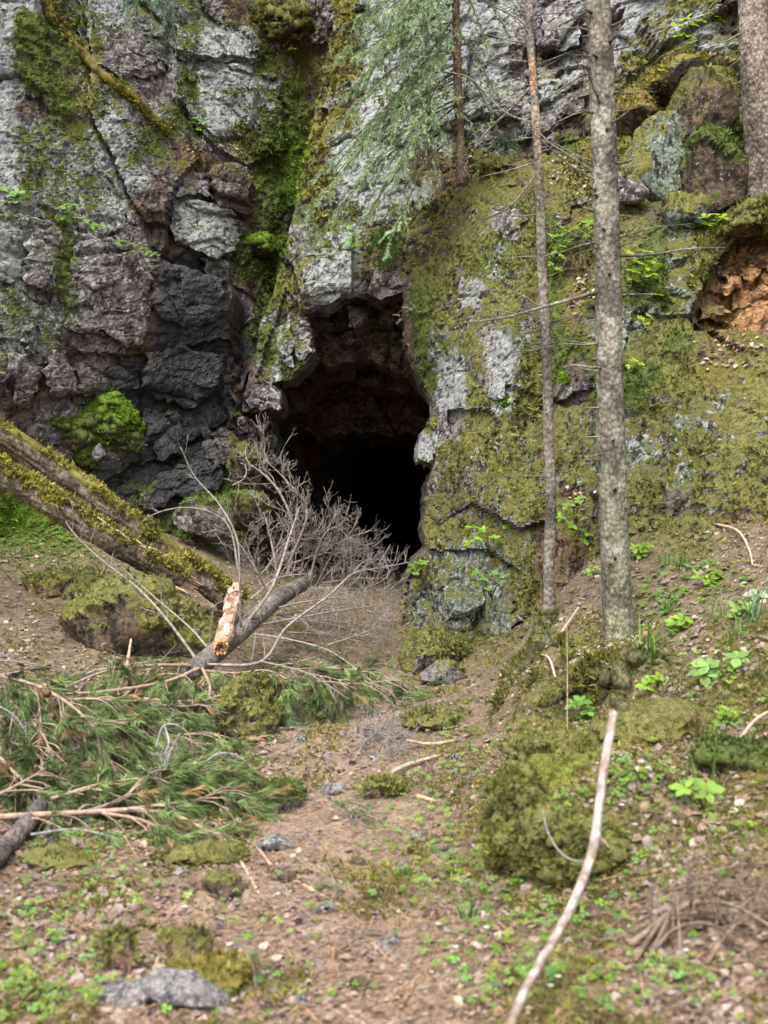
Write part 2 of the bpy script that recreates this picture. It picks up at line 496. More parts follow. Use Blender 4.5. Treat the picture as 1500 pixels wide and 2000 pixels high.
def sheet(name, poly, yf, res=.022, seed=1, amp=1.0, steps=(), back=2.6, parent=None, jag=.035, over=None, lump=1.0, label=None, side='K', register=True, moss_gain=1.0, cells=None):
    """A solid rock mass: its face is y = yf(x, z) broken by joints, its outline is the polygon, its sides run back into the hill."""
    X, Z = px_to_xz(poly, yf)
    X = X + jag * fbm(X * 5, Z * 5, seed=seed + 60) + .6 * jag * vnoise(X * 23, Z * 23, seed=seed + 62)
    Z = Z + jag * fbm(X * 5, Z * 5, seed=seed + 61) + .6 * jag * vnoise(X * 23, Z * 23, seed=seed + 63)
    xs = axis(X.min() - res, X.max() + res, -5.0, 5.0, res); zs = axis(Z.min() - res, Z.max() + res, .0, 8.2, res)
    nx, nz = len(xs), len(zs)
    ins = np.zeros((nz, nx), bool)
    X2, Z2 = np.roll(X, -1), np.roll(Z, -1)
    for r in range(nz):
        z = zs[r]; c = (Z > z) != (Z2 > z)
        if not c.any(): continue
        q = np.sort(X[c] + (z - Z[c]) / (Z2[c] - Z[c]) * (X2[c] - X[c]))
        ins[r] = np.searchsorted(q, xs) % 2 == 1
    gx, gz = np.meshgrid(xs, zs)
    quad = ins[:-1, :-1] & ins[1:, :-1] & ins[:-1, 1:] & ins[1:, 1:]
    use = np.zeros_like(ins)
    use[:-1, :-1] |= quad; use[1:, :-1] |= quad; use[:-1, 1:] |= quad; use[1:, 1:] |= quad
    idx = -np.ones(ins.shape, int); idx[use] = np.arange(use.sum())
    gi, gj = np.nonzero(quad)
    F = np.stack([idx[gi, gj], idx[gi, gj + 1], idx[gi + 1, gj + 1], idx[gi + 1, gj]], -1)
    x, z = gx[use].copy(), gz[use].copy()
    # border edges, seen once only
    E = np.concatenate([F[:, [0, 1]], F[:, [1, 2]], F[:, [2, 3]], F[:, [3, 0]]])
    key = np.sort(E, 1); key = key[:, 0].astype(np.int64) * len(x) + key[:, 1]
    _, inv, cnt = np.unique(key, return_inverse=True, return_counts=True)
    E = E[cnt[inv] == 1]
    bv = np.unique(E)
    for k in range(0, len(bv), 800):
        b = bv[k:k + 800]
        d = (x[b, None] - X[None]) ** 2 + (z[b, None] - Z[None]) ** 2
        near = d.argmin(1); ok = d.min(1) < (3 * res) ** 2
        x[b[ok]] = X[near[ok]]; z[b[ok]] = Z[near[ok]]
    y0 = yf(x, z)
    px, py = 750 + FPX * x / y0, 1000 - FPX * (z - CAM_Z) / y0
    cl = classes(px, py) if over is None else over(px, py, x, z)
    m = cl[:, 6]
    vs = 1.7 if cells == 'buttress' else 4
    mn = smoothstep(.35, .75, m + .55 * fbm(x * 4, z * vs, seed=seed + 70))
    h = rock_disp(x, z, seed, amp, cells) * (1 - .45 * mn * lump)
    bil = np.abs(fbm(x * 3.2, z * vs * .6, seed=seed + 71)) + .7 * np.abs(fbm(x * 9, z * 7, seed=seed + 72, octv=3))
    h = h + lump * mn * (.13 * (1 - bil) - .03) + lump * mn * .02 * fbm(x * 24, z * 24, seed=seed + 73, octv=2)
    for sp, off in steps:
        wx, wy = px + 6 * fbm(px / 30, py / 30, seed=seed + 80), py + 6 * fbm(px / 30, py / 30, seed=seed + 81)
        k = in_poly(wx, wy, sp)
        h = h + off * k
    y = y0 - h
    y[bv] += .02
    V = np.stack([x, y, z], -1)
    # normals of the face
    N_ = np.zeros_like(V)
    fn = np.cross(V[F[:, 1]] - V[F[:, 0]], V[F[:, 3]] - V[F[:, 0]])
    for c in range(4): np.add.at(N_, F[:, c], fn)
    N_ = unit(N_)
    # more moss where the rock faces up, less under overhangs
    mk_ = np.stack([np.clip(m * moss_gain + (N_[:, 2] * .45 - .02) * (m > .02), 0, 1), cl[:, 7], cl[:, 8]], -1)
    rc, mc = cl[:, :3], cl[:, 3:6]
    if register:
        SCATTER.append((V.copy(), N_.copy(), np.clip(mk_[:, 0] + .35 * (mn - .5), 0, 1), mc.copy(), x))
    # sides
    loop0 = bv; pos = {v: i for i, v in enumerate(bv)}
    remap = -np.ones(len(x), int); remap[bv] = np.arange(len(bv))
    Vs, Fs, prev = [V], [F], None
    base = V[bv]; ctr = np.array([x.mean(), 0, z.mean()])
    inw = unit((ctr - base) * np.array([1, 0, 1])); n = len(V)
    st = [s for s in (.04, .10, .2, .34, .52, .75, 1.05, 1.4, 1.8, 2.2, 2.6) if s <= back]
    last = bv
    for k, s in enumerate(st):
        b1, b2, cx, cy, r = voro(base[:, 0] * 2.3 + base[:, 2] * 2.1, np.full(len(bv), s * 2.2) + base[:, 2] * .4, seed + 90)
        off = (.10 * (r[0] - .45) * min(1, s * 5) + .012 * (s > .05))
        P = base + np.array([0, s, 0]) + inw * (off + .02 * vnoise(base[:, 0] * 9, base[:, 2] * 9, np.full(len(bv), s * 9), seed + 91))[:, None]
        Vs.append(P); cur = n + np.arange(len(bv)); n += len(bv)
        e0, e1 = remap[E[:, 0]], remap[E[:, 1]]
        Fs.append(np.stack([last[e1] , last[e0], cur[e0], cur[e1]], -1)); last = cur
    ns = len(st) * len(bv)
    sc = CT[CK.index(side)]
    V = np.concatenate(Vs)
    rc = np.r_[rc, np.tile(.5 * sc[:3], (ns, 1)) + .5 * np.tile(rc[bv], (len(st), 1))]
    mc = np.r_[mc, np.tile(mc[bv], (len(st), 1))]
    mks = np.tile(mk_[bv], (len(st), 1)) * np.array([.55, .6, .5])
    up = np.clip(-np.tile(inw[:, 2], len(st)), 0, 1)           # ledges keep their moss, undersides do not
    mks[:, 0] *= up
    mk_ = np.r_[mk_, mks]
    o = mk(name, V, Fs, M_ROCK, parent, {'rc': rc, 'mc': mc, 'mk': mk_}, False)
    if parent is None: o['kind'] = 'structure'
    if label: o['label'] = label
    if register:
        BVH_V.append(V); BVH_F.extend((np.concatenate(Fs) + BVH_N[0]).tolist()); BVH_N[0] += len(V)
    return o

# ------------------------------------------------------------------ the ground
GC = [(750, 2000, 3.9), (750, 1700, 5.4), (700, 1400, 8.3), (700, 1250, 11.5), (780, 1190, 13.2), (700, 1150, 15),
      (0, 2000, 3.8), (0, 1700, 5.3), (200, 1650, 5.6), (0, 1450, 7.2), (300, 1400, 7.9), (200, 1300, 9.2), (450, 1200, 10.9),
      (100, 1150, 11.3), (0, 1050, 12), (0, 970, 12.6), (300, 1050, 12.8), (430, 1080, 13.4), (560, 1160, 13),
      (1000, 1700, 5.2), (1100, 2000, 3.7), (1500, 2000, 3.5), (1500, 1800, 4.0), (1300, 1650, 4.9), (1500, 1500, 5.2), (1300, 1450, 6),
      (1150, 1425, 7), (1000, 1400, 7.6), (950, 1300, 10), (900, 1265, 11.5), (1070, 1210, 9.0), (1210, 1260, 8.2), (1130, 1385, 7.5),
      (1350, 1300, 7), (1500, 1250, 6.6), (1500, 1100, 8), (1350, 1080, 8.9), (1500, 1000, 9.3), (1300, 1010, 9.8), (1120, 1130, 9.8),
      (1260, 1290, 7.8), (1000, 1290, 9.2), (-600, 1400, 7), (-600, 1100, 9.5), (-500, 960, 12), (2100, 1300, 6), (2100, 1030, 8), (2100, 1800, 3.5)]
_P = np.array([W(*p) for p in GC])
_P = np.vstack([_P, [[0, 0, -.1], [-6, -3, .3], [6, -3, .5], [0, -12, -.3], [-.4, 20, .7], [-.4, 32, .8], [-9, 14, 2.0], [8, 14, 2.2], [-14, 2, 1.2], [14, 2, 1.6]]])
_G = RBF(_P[:, :2], _P[:, 2], .01)

def ground_z(x, y):
    x = np.asarray(x, float); y = np.asarray(y, float)
    far = smoothstep(12, 30, np.hypot(x, np.minimum(y, 12) - 6))
    z = _G(np.clip(x, -14, 14), np.clip(y, -12, 34))
    rough = .045 * fbm(x * 1.3, y * 1.3, seed=5) + .022 * fbm(x * 5, y * 5, seed=6, octv=3)
    side = smoothstep(.3, 1.6, np.abs(x + .15 - .06 * y))        # the trodden path is smoother
    hum = .30 * np.exp(-((x - .83) / .40) ** 4) * smoothstep(4.72, 4.98, y + .25 * (x - .8) ** 2) * (1 - smoothstep(5.1, 6.6, y))   # hummock bank under the stick
    z = z + 7.5 * smoothstep(9, 34, np.hypot(x, np.minimum(y, 4) * .9 - 4)) * smoothstep(-.2, 1.0, (np.abs(x) - .35 * np.maximum(y, 0)) / 6.0 + np.maximum(-y, 0) / 8.0)      # unseen ravine sides, raised to block low sky light
    return z * (1 - .3 * far) + rough * (.35 + .65 * side) + hum + .30 * np.exp(-((x - 1.22) / .48) ** 4) * smoothstep(7.1, 7.4, y + .15 * np.sin(x * 9)) * (1 - smoothstep(7.6, 8.3, y))

def ground_hit(px, py):
    """Where the line of sight through a pixel meets the ground."""
    Y = np.linspace(2.0, 16, 900)
    x = (px - 750) / FPX * Y; z = CAM_Z + (1000 - py) / FPX * Y
    g = z - ground_z(x, Y)
    k = np.nonzero(g < 0)[0]
    k = k[0] if len(k) else len(Y) - 1
    return np.array([x[k], Y[k], float(ground_z(x[k], Y[k]))])

def ground_n(x, y):
    e = .04
    gx = (ground_z(x + e, y) - ground_z(x - e, y)) / (2 * e); gy = (ground_z(x, y + e) - ground_z(x, y - e)) / (2 * e)
    return unit(np.stack([-gx, -gy, np.ones_like(gx)], -1))

# ground cover: L litter, P path, O moss, B green cover; 100-pixel squares from row 1000 down
GMAP = """
BBLLLMLLOOLLOOL
LLLLLLLLOOLLLLL
LLMMLLLLOOLOOLO
LLLMLLPPLLOOLOO
LLLLMPPPLLOOLOL
LLLLMPPPLLOOLLO
LLLLPPPPPLOOOLO
LLLPPPPPLLOOLLL
LLPPPPPPPLLOLLL
OLLPPPPPPLOOLLL
OOLPOPPPPLOOOLL
""".split()
GT = {'L': (.212, .163, .122), 'P': (.310, .228, .178), 'O': (.150, .138, .050), 'B': (.10, .13, .03), 'M': (.115, .115, .035)}
GK = list(GT); GTA = np.array([GT[k] for k in GK]); GI = np.array([[GK.index(c) for c in r] for r in GMAP])

def ground_col(x, y, z):
    px, py = 750 + FPX * x / np.maximum(y, 2.5), 1000 - FPX * (z - CAM_Z) / np.maximum(y, 2.5)
    u = np.clip(px / 100 - .5 + .5 * fbm(x * 2, y * 2, seed=8), 0, 13.999)
    v = np.clip((py - 1000) / 100 - .5 + .5 * fbm(x * 2, y * 2, seed=9), 0, len(GMAP) - 1.001)
    i, j = v.astype(int), u.astype(int); fi, fj = v - i, u - j
    r = 0
    for di in (0, 1):
        for dj in (0, 1):
            r = r + GTA[GI[i + di, j + dj]] * ((fi if di else 1 - fi) * (fj if dj else 1 - fj))[..., None]
    g = smoothstep(.15, .45, fbm(x * 2.3, y * 2.3, seed=12))[..., None]
    return r * (1 - .5 * g) + .5 * g * np.array([.13, .115, .045])

def build_ground():
    def ax(a, b, lo, hi, f):
        return np.unique(np.r_[np.linspace(a, lo, 30), np.arange(lo, hi, f), np.linspace(hi, b, 30)])
    xs, ys = ax(-60, 60, -5.2, 5.2, .027), ax(-60, 36, 2.6, 14.2, .03)
    gx, gy = np.meshgrid(xs, ys)
    gz = ground_z(gx, gy)
    det = (.012 * fbm(gx * 14, gy * 14, seed=14, octv=3) + .008 * np.abs(fbm(gx * 40, gy * 40, seed=15, octv=2)))
    V = np.stack([gx, gy, gz + det], -1).reshape(-1, 3)
    ny, nx = gx.shape
    i, j = np.meshgrid(np.arange(ny - 1), np.arange(nx - 1), indexing='ij')
    F = np.stack([i * nx + j, i * nx + j + 1, (i + 1) * nx + j + 1, (i + 1) * nx + j], -1).reshape(-1, 4)
    o = mk('ground', V, F, M_GROUND, None, {'col': ground_col(V[:, 0], V[:, 1], V[:, 2])})
    tag(o, 'forest floor of brown leaf litter, needles and moss rising to the cave', None, None, 'structure')
build_ground()

# ------------------------------------------------------------------ cliff masses
# left wall, set back above the wet ledge; the gully runs up its right end
yA = ctrl([(-700, -500, 11.4), (-700, 1100, 10.4), (0, -400, 13.1), (0, 0, 12.9), (0, 400, 12.6), (0, 1000, 12.7), (250, 0, 14.2), (250, 400, 13.7), (250, 1000, 13.4),
           (450, 0, 15.3), (450, 200, 15.0), (450, 330, 14.7), (430, 450, 14.5), (450, 700, 14.4), (450, 1050, 14.0),
           (570, 0, 15.9), (560, 300, 15.6), (530, 500, 15.2), (480, 700, 14.6), (480, 1000, 14.4), (700, 0, 16.4), (700, 1000, 15.2), (570, -400, 16.4)])
cliff_left = sheet('cliff_left', [(-700, -520), (760, -520), (720, 300), (600, 560), (505, 720), (476, 800), (470, 1000), (470, 1150), (300, 1180), (-200, 1150), (-700, 1250)],
    yA, .023, 21, 1.0, cells='wall', steps=[
        ([(-700, -520), (60, -520), (75, 0), (90, 60), (150, 110), (230, 165), (310, 240), (365, 275), (395, 320), (350, 380), (330, 460), (310, 620), (-700, 620)], .26),
        ([(345, 55), (510, 60), (520, 122), (430, 122), (350, 112)], .16),
        ([(345, 195), (550, 180), (560, 300), (480, 330), (400, 270)], .14),
        ([(150, -40), (340, -40), (320, 120), (240, 165), (160, 110)], .12)])
def block(name, poly, base, off, parent, seed, tilt=(0, 0), cl=None, cells='slab', res=.02, amp=1.0, back=.75, label=None, jag=.07, **kw):
    c = np.mean(px_to_xz(poly, base), axis=1)
    f = lambda x, z: base(x, z) - .30 * off - .03 - .5 * tilt[0] * (x - c[0]) - .5 * tilt[1] * (z - c[1])
    ov = None
    if cl: 
        def ov(px, py, x, z):
            r = .55 * classes(px, py) + .45 * CT[CK.index(cl)]
            return r
    return sheet(name, poly, f, res, seed, amp, back=back, parent=parent, over=ov, label=label, jag=jag, cells=cells, **kw)

RB = 'rock_block'
block(RB, [(330, 395), (355, 385), (400, 388), (440, 412), (468, 425), (470, 470), (455, 492), (425, 500), (370, 480), (345, 470), (326, 440)], yA, .62, cliff_left, 301, (.1, -.25), 'G', label='pale grey lichened block jutting from the wall')
block(RB, [(418, 335), (440, 318), (486, 320), (492, 352), (490, 400), (480, 424), (452, 405), (420, 395)], yA, .95, cliff_left, 302, (-.15, .2), 'K', label='brown overhanging block under the needle ledge')
block(RB, [(355, 330), (415, 335), (417, 392), (395, 385), (352, 388)], yA, .58, cliff_left, 303, (.2, 0), 'G')
block(RB, [(262, 290), (292, 285), (300, 400), (282, 470), (255, 470), (248, 380)], yA, .62, cliff_left, 304, (.25, 0), 'S')
block(RB, [(210, 300), (255, 290), (246, 400), (235, 470), (205, 460)], yA, .60, cliff_left, 305, (.1, 0), 'G')
block(RB, [(350, 62), (425, 65), (430, 118), (352, 110)], yA, .34, cliff_left, 306, (0, -.15), 'G')
block(RB, [(436, 64), (505, 68), (512, 116), (438, 120)], yA, .30, cliff_left, 307, (.1, .1), 'G')
block(RB, [(380, 140), (470, 135), (550, 150), (548, 180), (470, 190), (384, 180)], yA, .22, cliff_left, 308, (0, .1), 'G')
block(RB, [(240, 60), (322, 62), (320, 118), (300, 150), (245, 140)], yA, .24, cliff_left, 309, (.05, 0), 'P')
block(RB, [(165, 20), (235, 25), (235, 110), (180, 100)], yA, .30, cliff_left, 310, (.1, 0), 'S')
block(RB, [(455, 190), (548, 200), (545, 245), (460, 250)], yA, .30, cliff_left, 311, (0, .2), 'G')
block(RB, [(365, 205), (448, 200), (452, 262), (400, 262)], yA, .26, cliff_left, 312, (0, .1), 'S')
block(RB, [(395, 495), (440, 505), (450, 545), (400, 540)], yA, .35, cliff_left, 313, (0, .1), 'G')

# the wet ledge in front of the left wall
yB = ctrl([(-700, 300, 9.4), (-700, 1100, 9.3), (0, 420, 11.7), (0, 700, 11.75), (0, 1000, 12.0), (150, 450, 12.4), (150, 680, 12.35), (150, 950, 12.55),
           (300, 500, 13.0), (300, 640, 13.0), (300, 800, 13.2), (300, 1000, 13.0), (440, 550, 13.5), (440, 800, 13.7), (440, 1000, 13.5), (500, 900, 13.9)])
cliff_ledge = sheet('cliff_ledge', [(-700, 330), (-200, 400), (0, 416), (60, 428), (150, 452), (220, 470), (290, 502), (345, 512), (400, 535), (440, 545), (452, 580), (448, 650), (455, 720),
    (470, 800), (478, 860), (480, 940), (470, 1150), (300, 1180), (-300, 1180), (-700, 1250)], yB, .02, 41, 1.0, cells='slab', steps=[
        ([(125, 690), (290, 690), (450, 660), (480, 1180), (-50, 1180), (-20, 760)], -.10),
        ([(200, 790), (270, 720), (275, 900), (180, 950)], .08)], back=1.4)
block(RB, [(150, 458), (215, 472), (288, 506), (292, 560), (284, 668), (250, 678), (190, 650), (122, 640), (128, 560)], yB, .16, cliff_ledge, 321, (.05, .05), 'P', label='large purplish slab of the wet ledge')
block(RB, [(300, 512), (345, 518), (400, 540), (438, 552), (442, 600), (425, 632), (360, 630), (302, 618), (296, 560)], yB, .20, cliff_ledge, 322, (.05, -.1), 'D')
block(RB, [(42, 432), (92, 440), (118, 462), (98, 570), (82, 600), (40, 560)], yB, .14, cliff_ledge, 323, (0, 0), 'P')
block(RB, [(-30, 424), (30, 428), (30, 520), (10, 545), (-30, 540)], yB, .12, cliff_ledge, 324, (0, 0), 'G')
block(RB, [(52, 640), (82, 625), (84, 670), (66, 700), (46, 690)], yB, .2, cliff_ledge, 325, (0, .2), 'T')
block(RB, [(150, 700), (215, 705), (255, 725), (268, 760), (200, 772), (145, 760)], yB, .14, cliff_ledge, 326, (0, -.2), 'D')
block(RB, [(290, 690), (360, 680), (430, 690), (440, 760), (370, 790), (285, 780)], yB, .10, cliff_ledge, 327, (.05, -.2), 'D')
block(RB, [(288, 795), (345, 800), (352, 880), (300, 900), (280, 860)], yB, .14, cliff_ledge, 328, (0, -.1), 'D')
block(RB, [(395, 830), (440, 835), (462, 860), (450, 905), (400, 900)], yB, .22, cliff_ledge, 329, (0, .1), 'P')
block(RB, [(350, 900), (400, 905), (440, 920), (430, 960), (350, 970), (300, 1000), (255, 985), (290, 940)], yB, .10, cliff_ledge, 330, (0, .2), 'D')
block(RB, [(20, 690), (70, 710), (60, 790), (15, 800)], yB, .10, cliff_ledge, 331, (0, 0), 'P')
block(RB, [(90, 700), (140, 690), (140, 770), (100, 785)], yB, .06, cliff_ledge, 332, (0, 0), 'P')

# the leaning pillar over the cave, lit lichen face and ochre moss edge
yC = ctrl([(665, -450, 15.2), (665, 0, 14.3), (610, 270, 13.8), (560, 480, 13.6), (500, 700, 13.5), (475, 800, 13.5), (600, 700, 13.35), (620, 600, 13.2), (720, 0, 13.9), (700, 300, 13.45),
           (650, 520, 13.15), (790, 570, 13.2), (790, 450, 13.3), (850, 300, 13.6), (850, 0, 13.8), (1000, 0, 13.7), (1000, 350, 13.4), (900, 450, 13.2), (850, -450, 14.8), (1100, -450, 14.4), (1100, 300, 13.5)])
cliff_pillar = sheet('cliff_pillar', [(668, -520), (664, 0), (636, 110), (604, 270), (578, 390), (556, 490), (528, 580), (498, 675), (485, 745), (470, 790), (472, 806), (520, 800), (548, 804), (545, 790), (534, 750), (566, 742),
    (580, 722), (600, 706), (612, 690), (606, 640), (592, 612), (604, 606), (640, 592), (652, 584), (700, 576), (745, 574), (790, 566), (900, 560), (1010, 500), (1120, 400), (1130, -520)],
    yC, .02, 61, .9, cells='pillar', steps=[
        ([(585, 500), (690, 470), (690, 585), (585, 612)], .10),
        ([(560, 560), (592, 612), (606, 640), (612, 690), (534, 750), (500, 740)], -.10)], back=1.05, jag=.03, moss_gain=.95)
block(RB, [(594, 500), (640, 478), (672, 485), (668, 575), (640, 588), (604, 604), (590, 596)], yC, .14, cliff_pillar, 341, (0, .05), 'G', label='bright lichened block at the lip of the cave')
block(RB, [(728, 532), (790, 528), (795, 565), (745, 572), (726, 572)], yC, .10, cliff_pillar, 342, (0, .1), 'G')
block(RB, [(580, 622), (604, 618), (612, 690), (590, 704), (576, 690)], yC, .12, cliff_pillar, 343, (.1, 0), 'G')
block(RB, [(545, 640), (576, 625), (574, 700), (558, 738), (536, 746)], yC, .06, cliff_pillar, 344, (.1, 0), 'G')
block(RB, [(474, 782), (545, 780), (546, 802), (472, 803)], yC, .05, cliff_pillar, 345, (0, .1), 'P')
block(RB, [(640, 200), (672, 150), (700, 160), (690, 260), (655, 330), (630, 320)], yC, .10, cliff_pillar, 346, (.1, 0), 'G')
block(RB, [(600, 330), (650, 325), (655, 400), (620, 430), (585, 420)], yC, .06, cliff_pillar, 347, (.1, 0), 'O')

# beds of rock stepping down inside the mouth
def inner(poly, Y, seed, lean=.25, dark=1.0, jag=.06):
    f = lambda x, z: Y + lean * (3.6 - z) + 0 * x
    def ov(px, py, x, z):
        c = np.tile(CT[CK.index('K')], (len(x), 1)); c[:, 6] = 0; c[:, 7] = .05; c[:, :3] *= dark  # deeper beds get a darker rock colour standing in for cave shade
        return c
    return sheet('rock_bed', poly, f, .03, seed, .9, back=1.0, parent=cave, over=ov, register=False, jag=jag)

# cave: tunnel running straight back
cave = None
def build_cave():
    ring = np.array([(-1.75, -.2), (-1.8, 1.2), (-1.72, 2.3), (-1.55, 2.95), (-1.2, 3.3), (-1.0, 3.75), (-.8, 4.15), (.1, 4.3), (.75, 4.2), (.95, 3.2), (1.0, 1.5), (.95, -.2)])
    def dens(n):
        c = spline(ring, 400); d = np.r_[0, np.cumsum(np.linalg.norm(np.diff(c, axis=0), axis=1))]
        s = np.linspace(0, d[-1], n)
        return np.stack([np.interp(s, d, c[:, 0]), np.interp(s, d, c[:, 1])], -1), s
    c, s = dens(220)
    ys = np.r_[np.arange(13.75, 20, .06), np.arange(20, 34, .2)]
    ctr = np.array([-.4, 1.8])
    V = []
    for y in ys:
        t = smoothstep(13.9, 15.6, y)
        p = c.copy()
        p[:, 1] = np.where(p[:, 1] > 2.6, p[:, 1] * (1 - t) + (2.6 + (p[:, 1] - 2.6) * .45) * t, p[:, 1])
        p[:, 0] = p[:, 0] + .06 * (y - 14)
        p[:, 0] = np.where(p[:, 0] < -.4, p[:, 0] + (.85 * smoothstep(14.2, 19.5, y)) * np.clip((-.4 - p[:, 0]) / .8, 0, 1), p[:, 0])
        d = unit(p - ctr - np.array([.06 * (y - 14), 0]))
        h = rock_disp(s * 1.0, np.full(len(s), y), 77, 1.1)
        p = p - d * (h * .9)[:, None]
        V.append(np.c_[p[:, 0], np.full(len(s), y), p[:, 1]])
    n, mth = len(ys), len(s)
    V = np.concatenate(V)
    i, j = np.meshgrid(np.arange(n - 1), np.arange(mth - 1), indexing='ij')
    F = np.stack([i * mth + j, i * mth + j + 1, (i + 1) * mth + j + 1, (i + 1) * mth + j], -1).reshape(-1, 4)
    e = len(V); V = np.vstack([V, [[.8, 34.2, 1.5]]])
    j = np.arange(mth); T = np.stack([np.full(mth, e), (n - 1) * mth + j, (n - 1) * mth + (j + 1) % mth], -1)
    cc = CT[CK.index('K')]
    o = mk('cave', V, [F, T], M_ROCK, None, {'rc': cc[:3] * 1.05, 'mc': cc[3:6], 'mk': np.array([0, .1, .1])})
    return tag(o, 'dark tunnel running back from the cave mouth', None, None, 'structure')
cave = build_cave()
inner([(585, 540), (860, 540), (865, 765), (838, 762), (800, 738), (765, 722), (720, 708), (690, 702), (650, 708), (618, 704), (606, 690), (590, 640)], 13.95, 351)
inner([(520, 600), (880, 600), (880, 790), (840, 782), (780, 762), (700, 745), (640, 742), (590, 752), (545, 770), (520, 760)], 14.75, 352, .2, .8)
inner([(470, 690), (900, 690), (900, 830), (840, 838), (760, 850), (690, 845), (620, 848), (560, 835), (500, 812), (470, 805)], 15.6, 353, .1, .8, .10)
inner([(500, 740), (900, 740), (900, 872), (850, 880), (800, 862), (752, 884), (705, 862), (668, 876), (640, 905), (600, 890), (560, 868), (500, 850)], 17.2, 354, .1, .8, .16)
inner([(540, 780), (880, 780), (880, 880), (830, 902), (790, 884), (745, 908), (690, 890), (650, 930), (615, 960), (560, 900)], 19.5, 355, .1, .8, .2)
def cave_block(poly, Y, seed, cl, lean=0.):
    f = lambda x, z: Y + lean * (3.0 - z) + 0 * x
    def ov(px, py, x, z):
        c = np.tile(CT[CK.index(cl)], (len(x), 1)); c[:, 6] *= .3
        return c
    return sheet(RB, poly, f, .02, seed, .6, back=.75, parent=cave, over=ov, register=False, jag=.02)
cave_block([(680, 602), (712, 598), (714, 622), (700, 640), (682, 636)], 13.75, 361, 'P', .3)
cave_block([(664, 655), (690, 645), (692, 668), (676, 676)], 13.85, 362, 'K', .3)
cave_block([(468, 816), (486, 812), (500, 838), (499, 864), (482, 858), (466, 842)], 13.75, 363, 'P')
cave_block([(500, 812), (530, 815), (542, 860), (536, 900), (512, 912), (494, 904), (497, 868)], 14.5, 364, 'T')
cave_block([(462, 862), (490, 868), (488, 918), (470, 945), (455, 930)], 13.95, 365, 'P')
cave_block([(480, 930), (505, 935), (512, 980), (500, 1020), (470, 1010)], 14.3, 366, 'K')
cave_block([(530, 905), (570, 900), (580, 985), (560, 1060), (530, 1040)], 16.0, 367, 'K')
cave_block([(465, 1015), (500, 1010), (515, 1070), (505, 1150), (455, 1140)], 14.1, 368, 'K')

# the rock face above the terrace on the right
yD = ctrl([(850, -450, 14.4), (850, 0, 13.9), (850, 350, 13.7), (1000, 0, 13.8), (1000, 330, 13.4), (1150, 0, 13.3), (1150, 320, 12.8), (1300, 0, 12.7), (1300, 250, 12.2), (1450, 0, 12.2), (1450, 200, 11.7),
           (1450, 600, 11.2), (1150, 600, 12.2), (2200, 0, 10.2), (2200, 600, 9.8), (2200, -450, 10.8), (1400, -450, 13.0)])
cliff_upper = sheet('cliff_upper', [(870, -520), (2250, -520), (2250, 650), (1150, 640), (1000, 560), (880, 460)], yD, .024, 81, 1.1, back=2.6,
    steps=[([(1300, -520), (1430, -520), (1440, 60), (1446, 130), (1380, 165), (1300, 140), (1240, 60)], .22)])
block(RB, [(1055, 20), (1090, 0), (1140, 10), (1145, 90), (1060, 100)], yD, .25, cliff_upper, 371, (0, .1), 'G')
block(RB, [(925, 25), (1000, 15), (1020, 95), (975, 110), (930, 100)], yD, .22, cliff_upper, 372, (.1, .3), 'G')
block(RB, [(1075, 180), (1140, 140), (1148, 205), (1090, 225)], yD, .25, cliff_upper, 373, (.1, .3), 'P', label='pinkish slab leaning behind the spruce trunk')
block(RB, [(905, 110), (960, 105), (955, 200), (915, 215)], yD, .2, cliff_upper, 374, (.1, .1), 'G')
block(RB, [(960, 170), (1030, 160), (1040, 260), (975, 280)], yD, .16, cliff_upper, 375, (.1, .1), 'G')
block(RB, [(1208, -40), (1300, -40), (1305, 40), (1260, 70), (1210, 60)], yD, .2, cliff_upper, 376, (0, .1), 'G')

# mossy buttress right of the cave
yE = ctrl([(790, 570, 13.0), (790, 700, 12.9), (840, 800, 12.7), (830, 1000, 12.5), (790, 1200, 12.4), (880, 480, 12.9), (880, 700, 12.3), (900, 900, 11.9), (900, 1100, 11.7), (900, 1260, 11.6),
           (940, 340, 13.2), (960, 400, 12.5), (1000, 600, 11.7), (1000, 850, 11.3), (1000, 1100, 11.0), (1000, 1260, 10.8), (1100, 300, 12.8), (1100, 380, 12.1), (1130, 600, 11.2), (1130, 850, 10.7), (1130, 1100, 10.2),
           (1200, 290, 12.4), (1250, 450, 11.5), (1250, 700, 10.7), (1250, 1000, 10.0), (1400, 1100, 9.6), (1400, 800, 10.2), (1400, 500, 11.2), (840, 480, 13.3)])
cliff_buttress = sheet('cliff_buttress', [(790, 566), (786, 610), (790, 672), (812, 716), (834, 758), (846, 780), (842, 812), (830, 835), (815, 862), (818, 902), (842, 908), (834, 960), (828, 1010), (834, 1075), (806, 1110), (786, 1150),
    (784, 1240), (800, 1290), (1000, 1330), (1300, 1250), (1420, 1150), (1420, 500), (1260, 330), (1200, 272), (1120, 285), (1060, 300), (1000, 318), (965, 312), (940, 322), (925, 350), (895, 372), (872, 400), (845, 430), (830, 480), (800, 530)],
    yE, .021, 101, .9, cells='buttress', steps=[
        ([(870, 800), (950, 800), (985, 830), (960, 845), (880, 848)], -.14),
        ([(790, 860), (836, 842), (850, 880), (842, 912), (790, 912)], .10),
        ([(800, 1075), (960, 1075), (1020, 1120), (1060, 1330), (780, 1330)], -.10)], back=1.8, jag=.03, lump=1.1)
block(RB, [(816, 866), (836, 856), (846, 880), (842, 902), (822, 906)], yE, .16, cliff_buttress, 381, (0, .1), 'G', label='pale nose of rock at the right edge of the cave')
block(RB, [(985, 395), (1020, 380), (1028, 430), (1000, 470), (975, 460)], yE, .10, cliff_buttress, 382, (0, .1), 'P', label='bare purplish rock window in the moss')
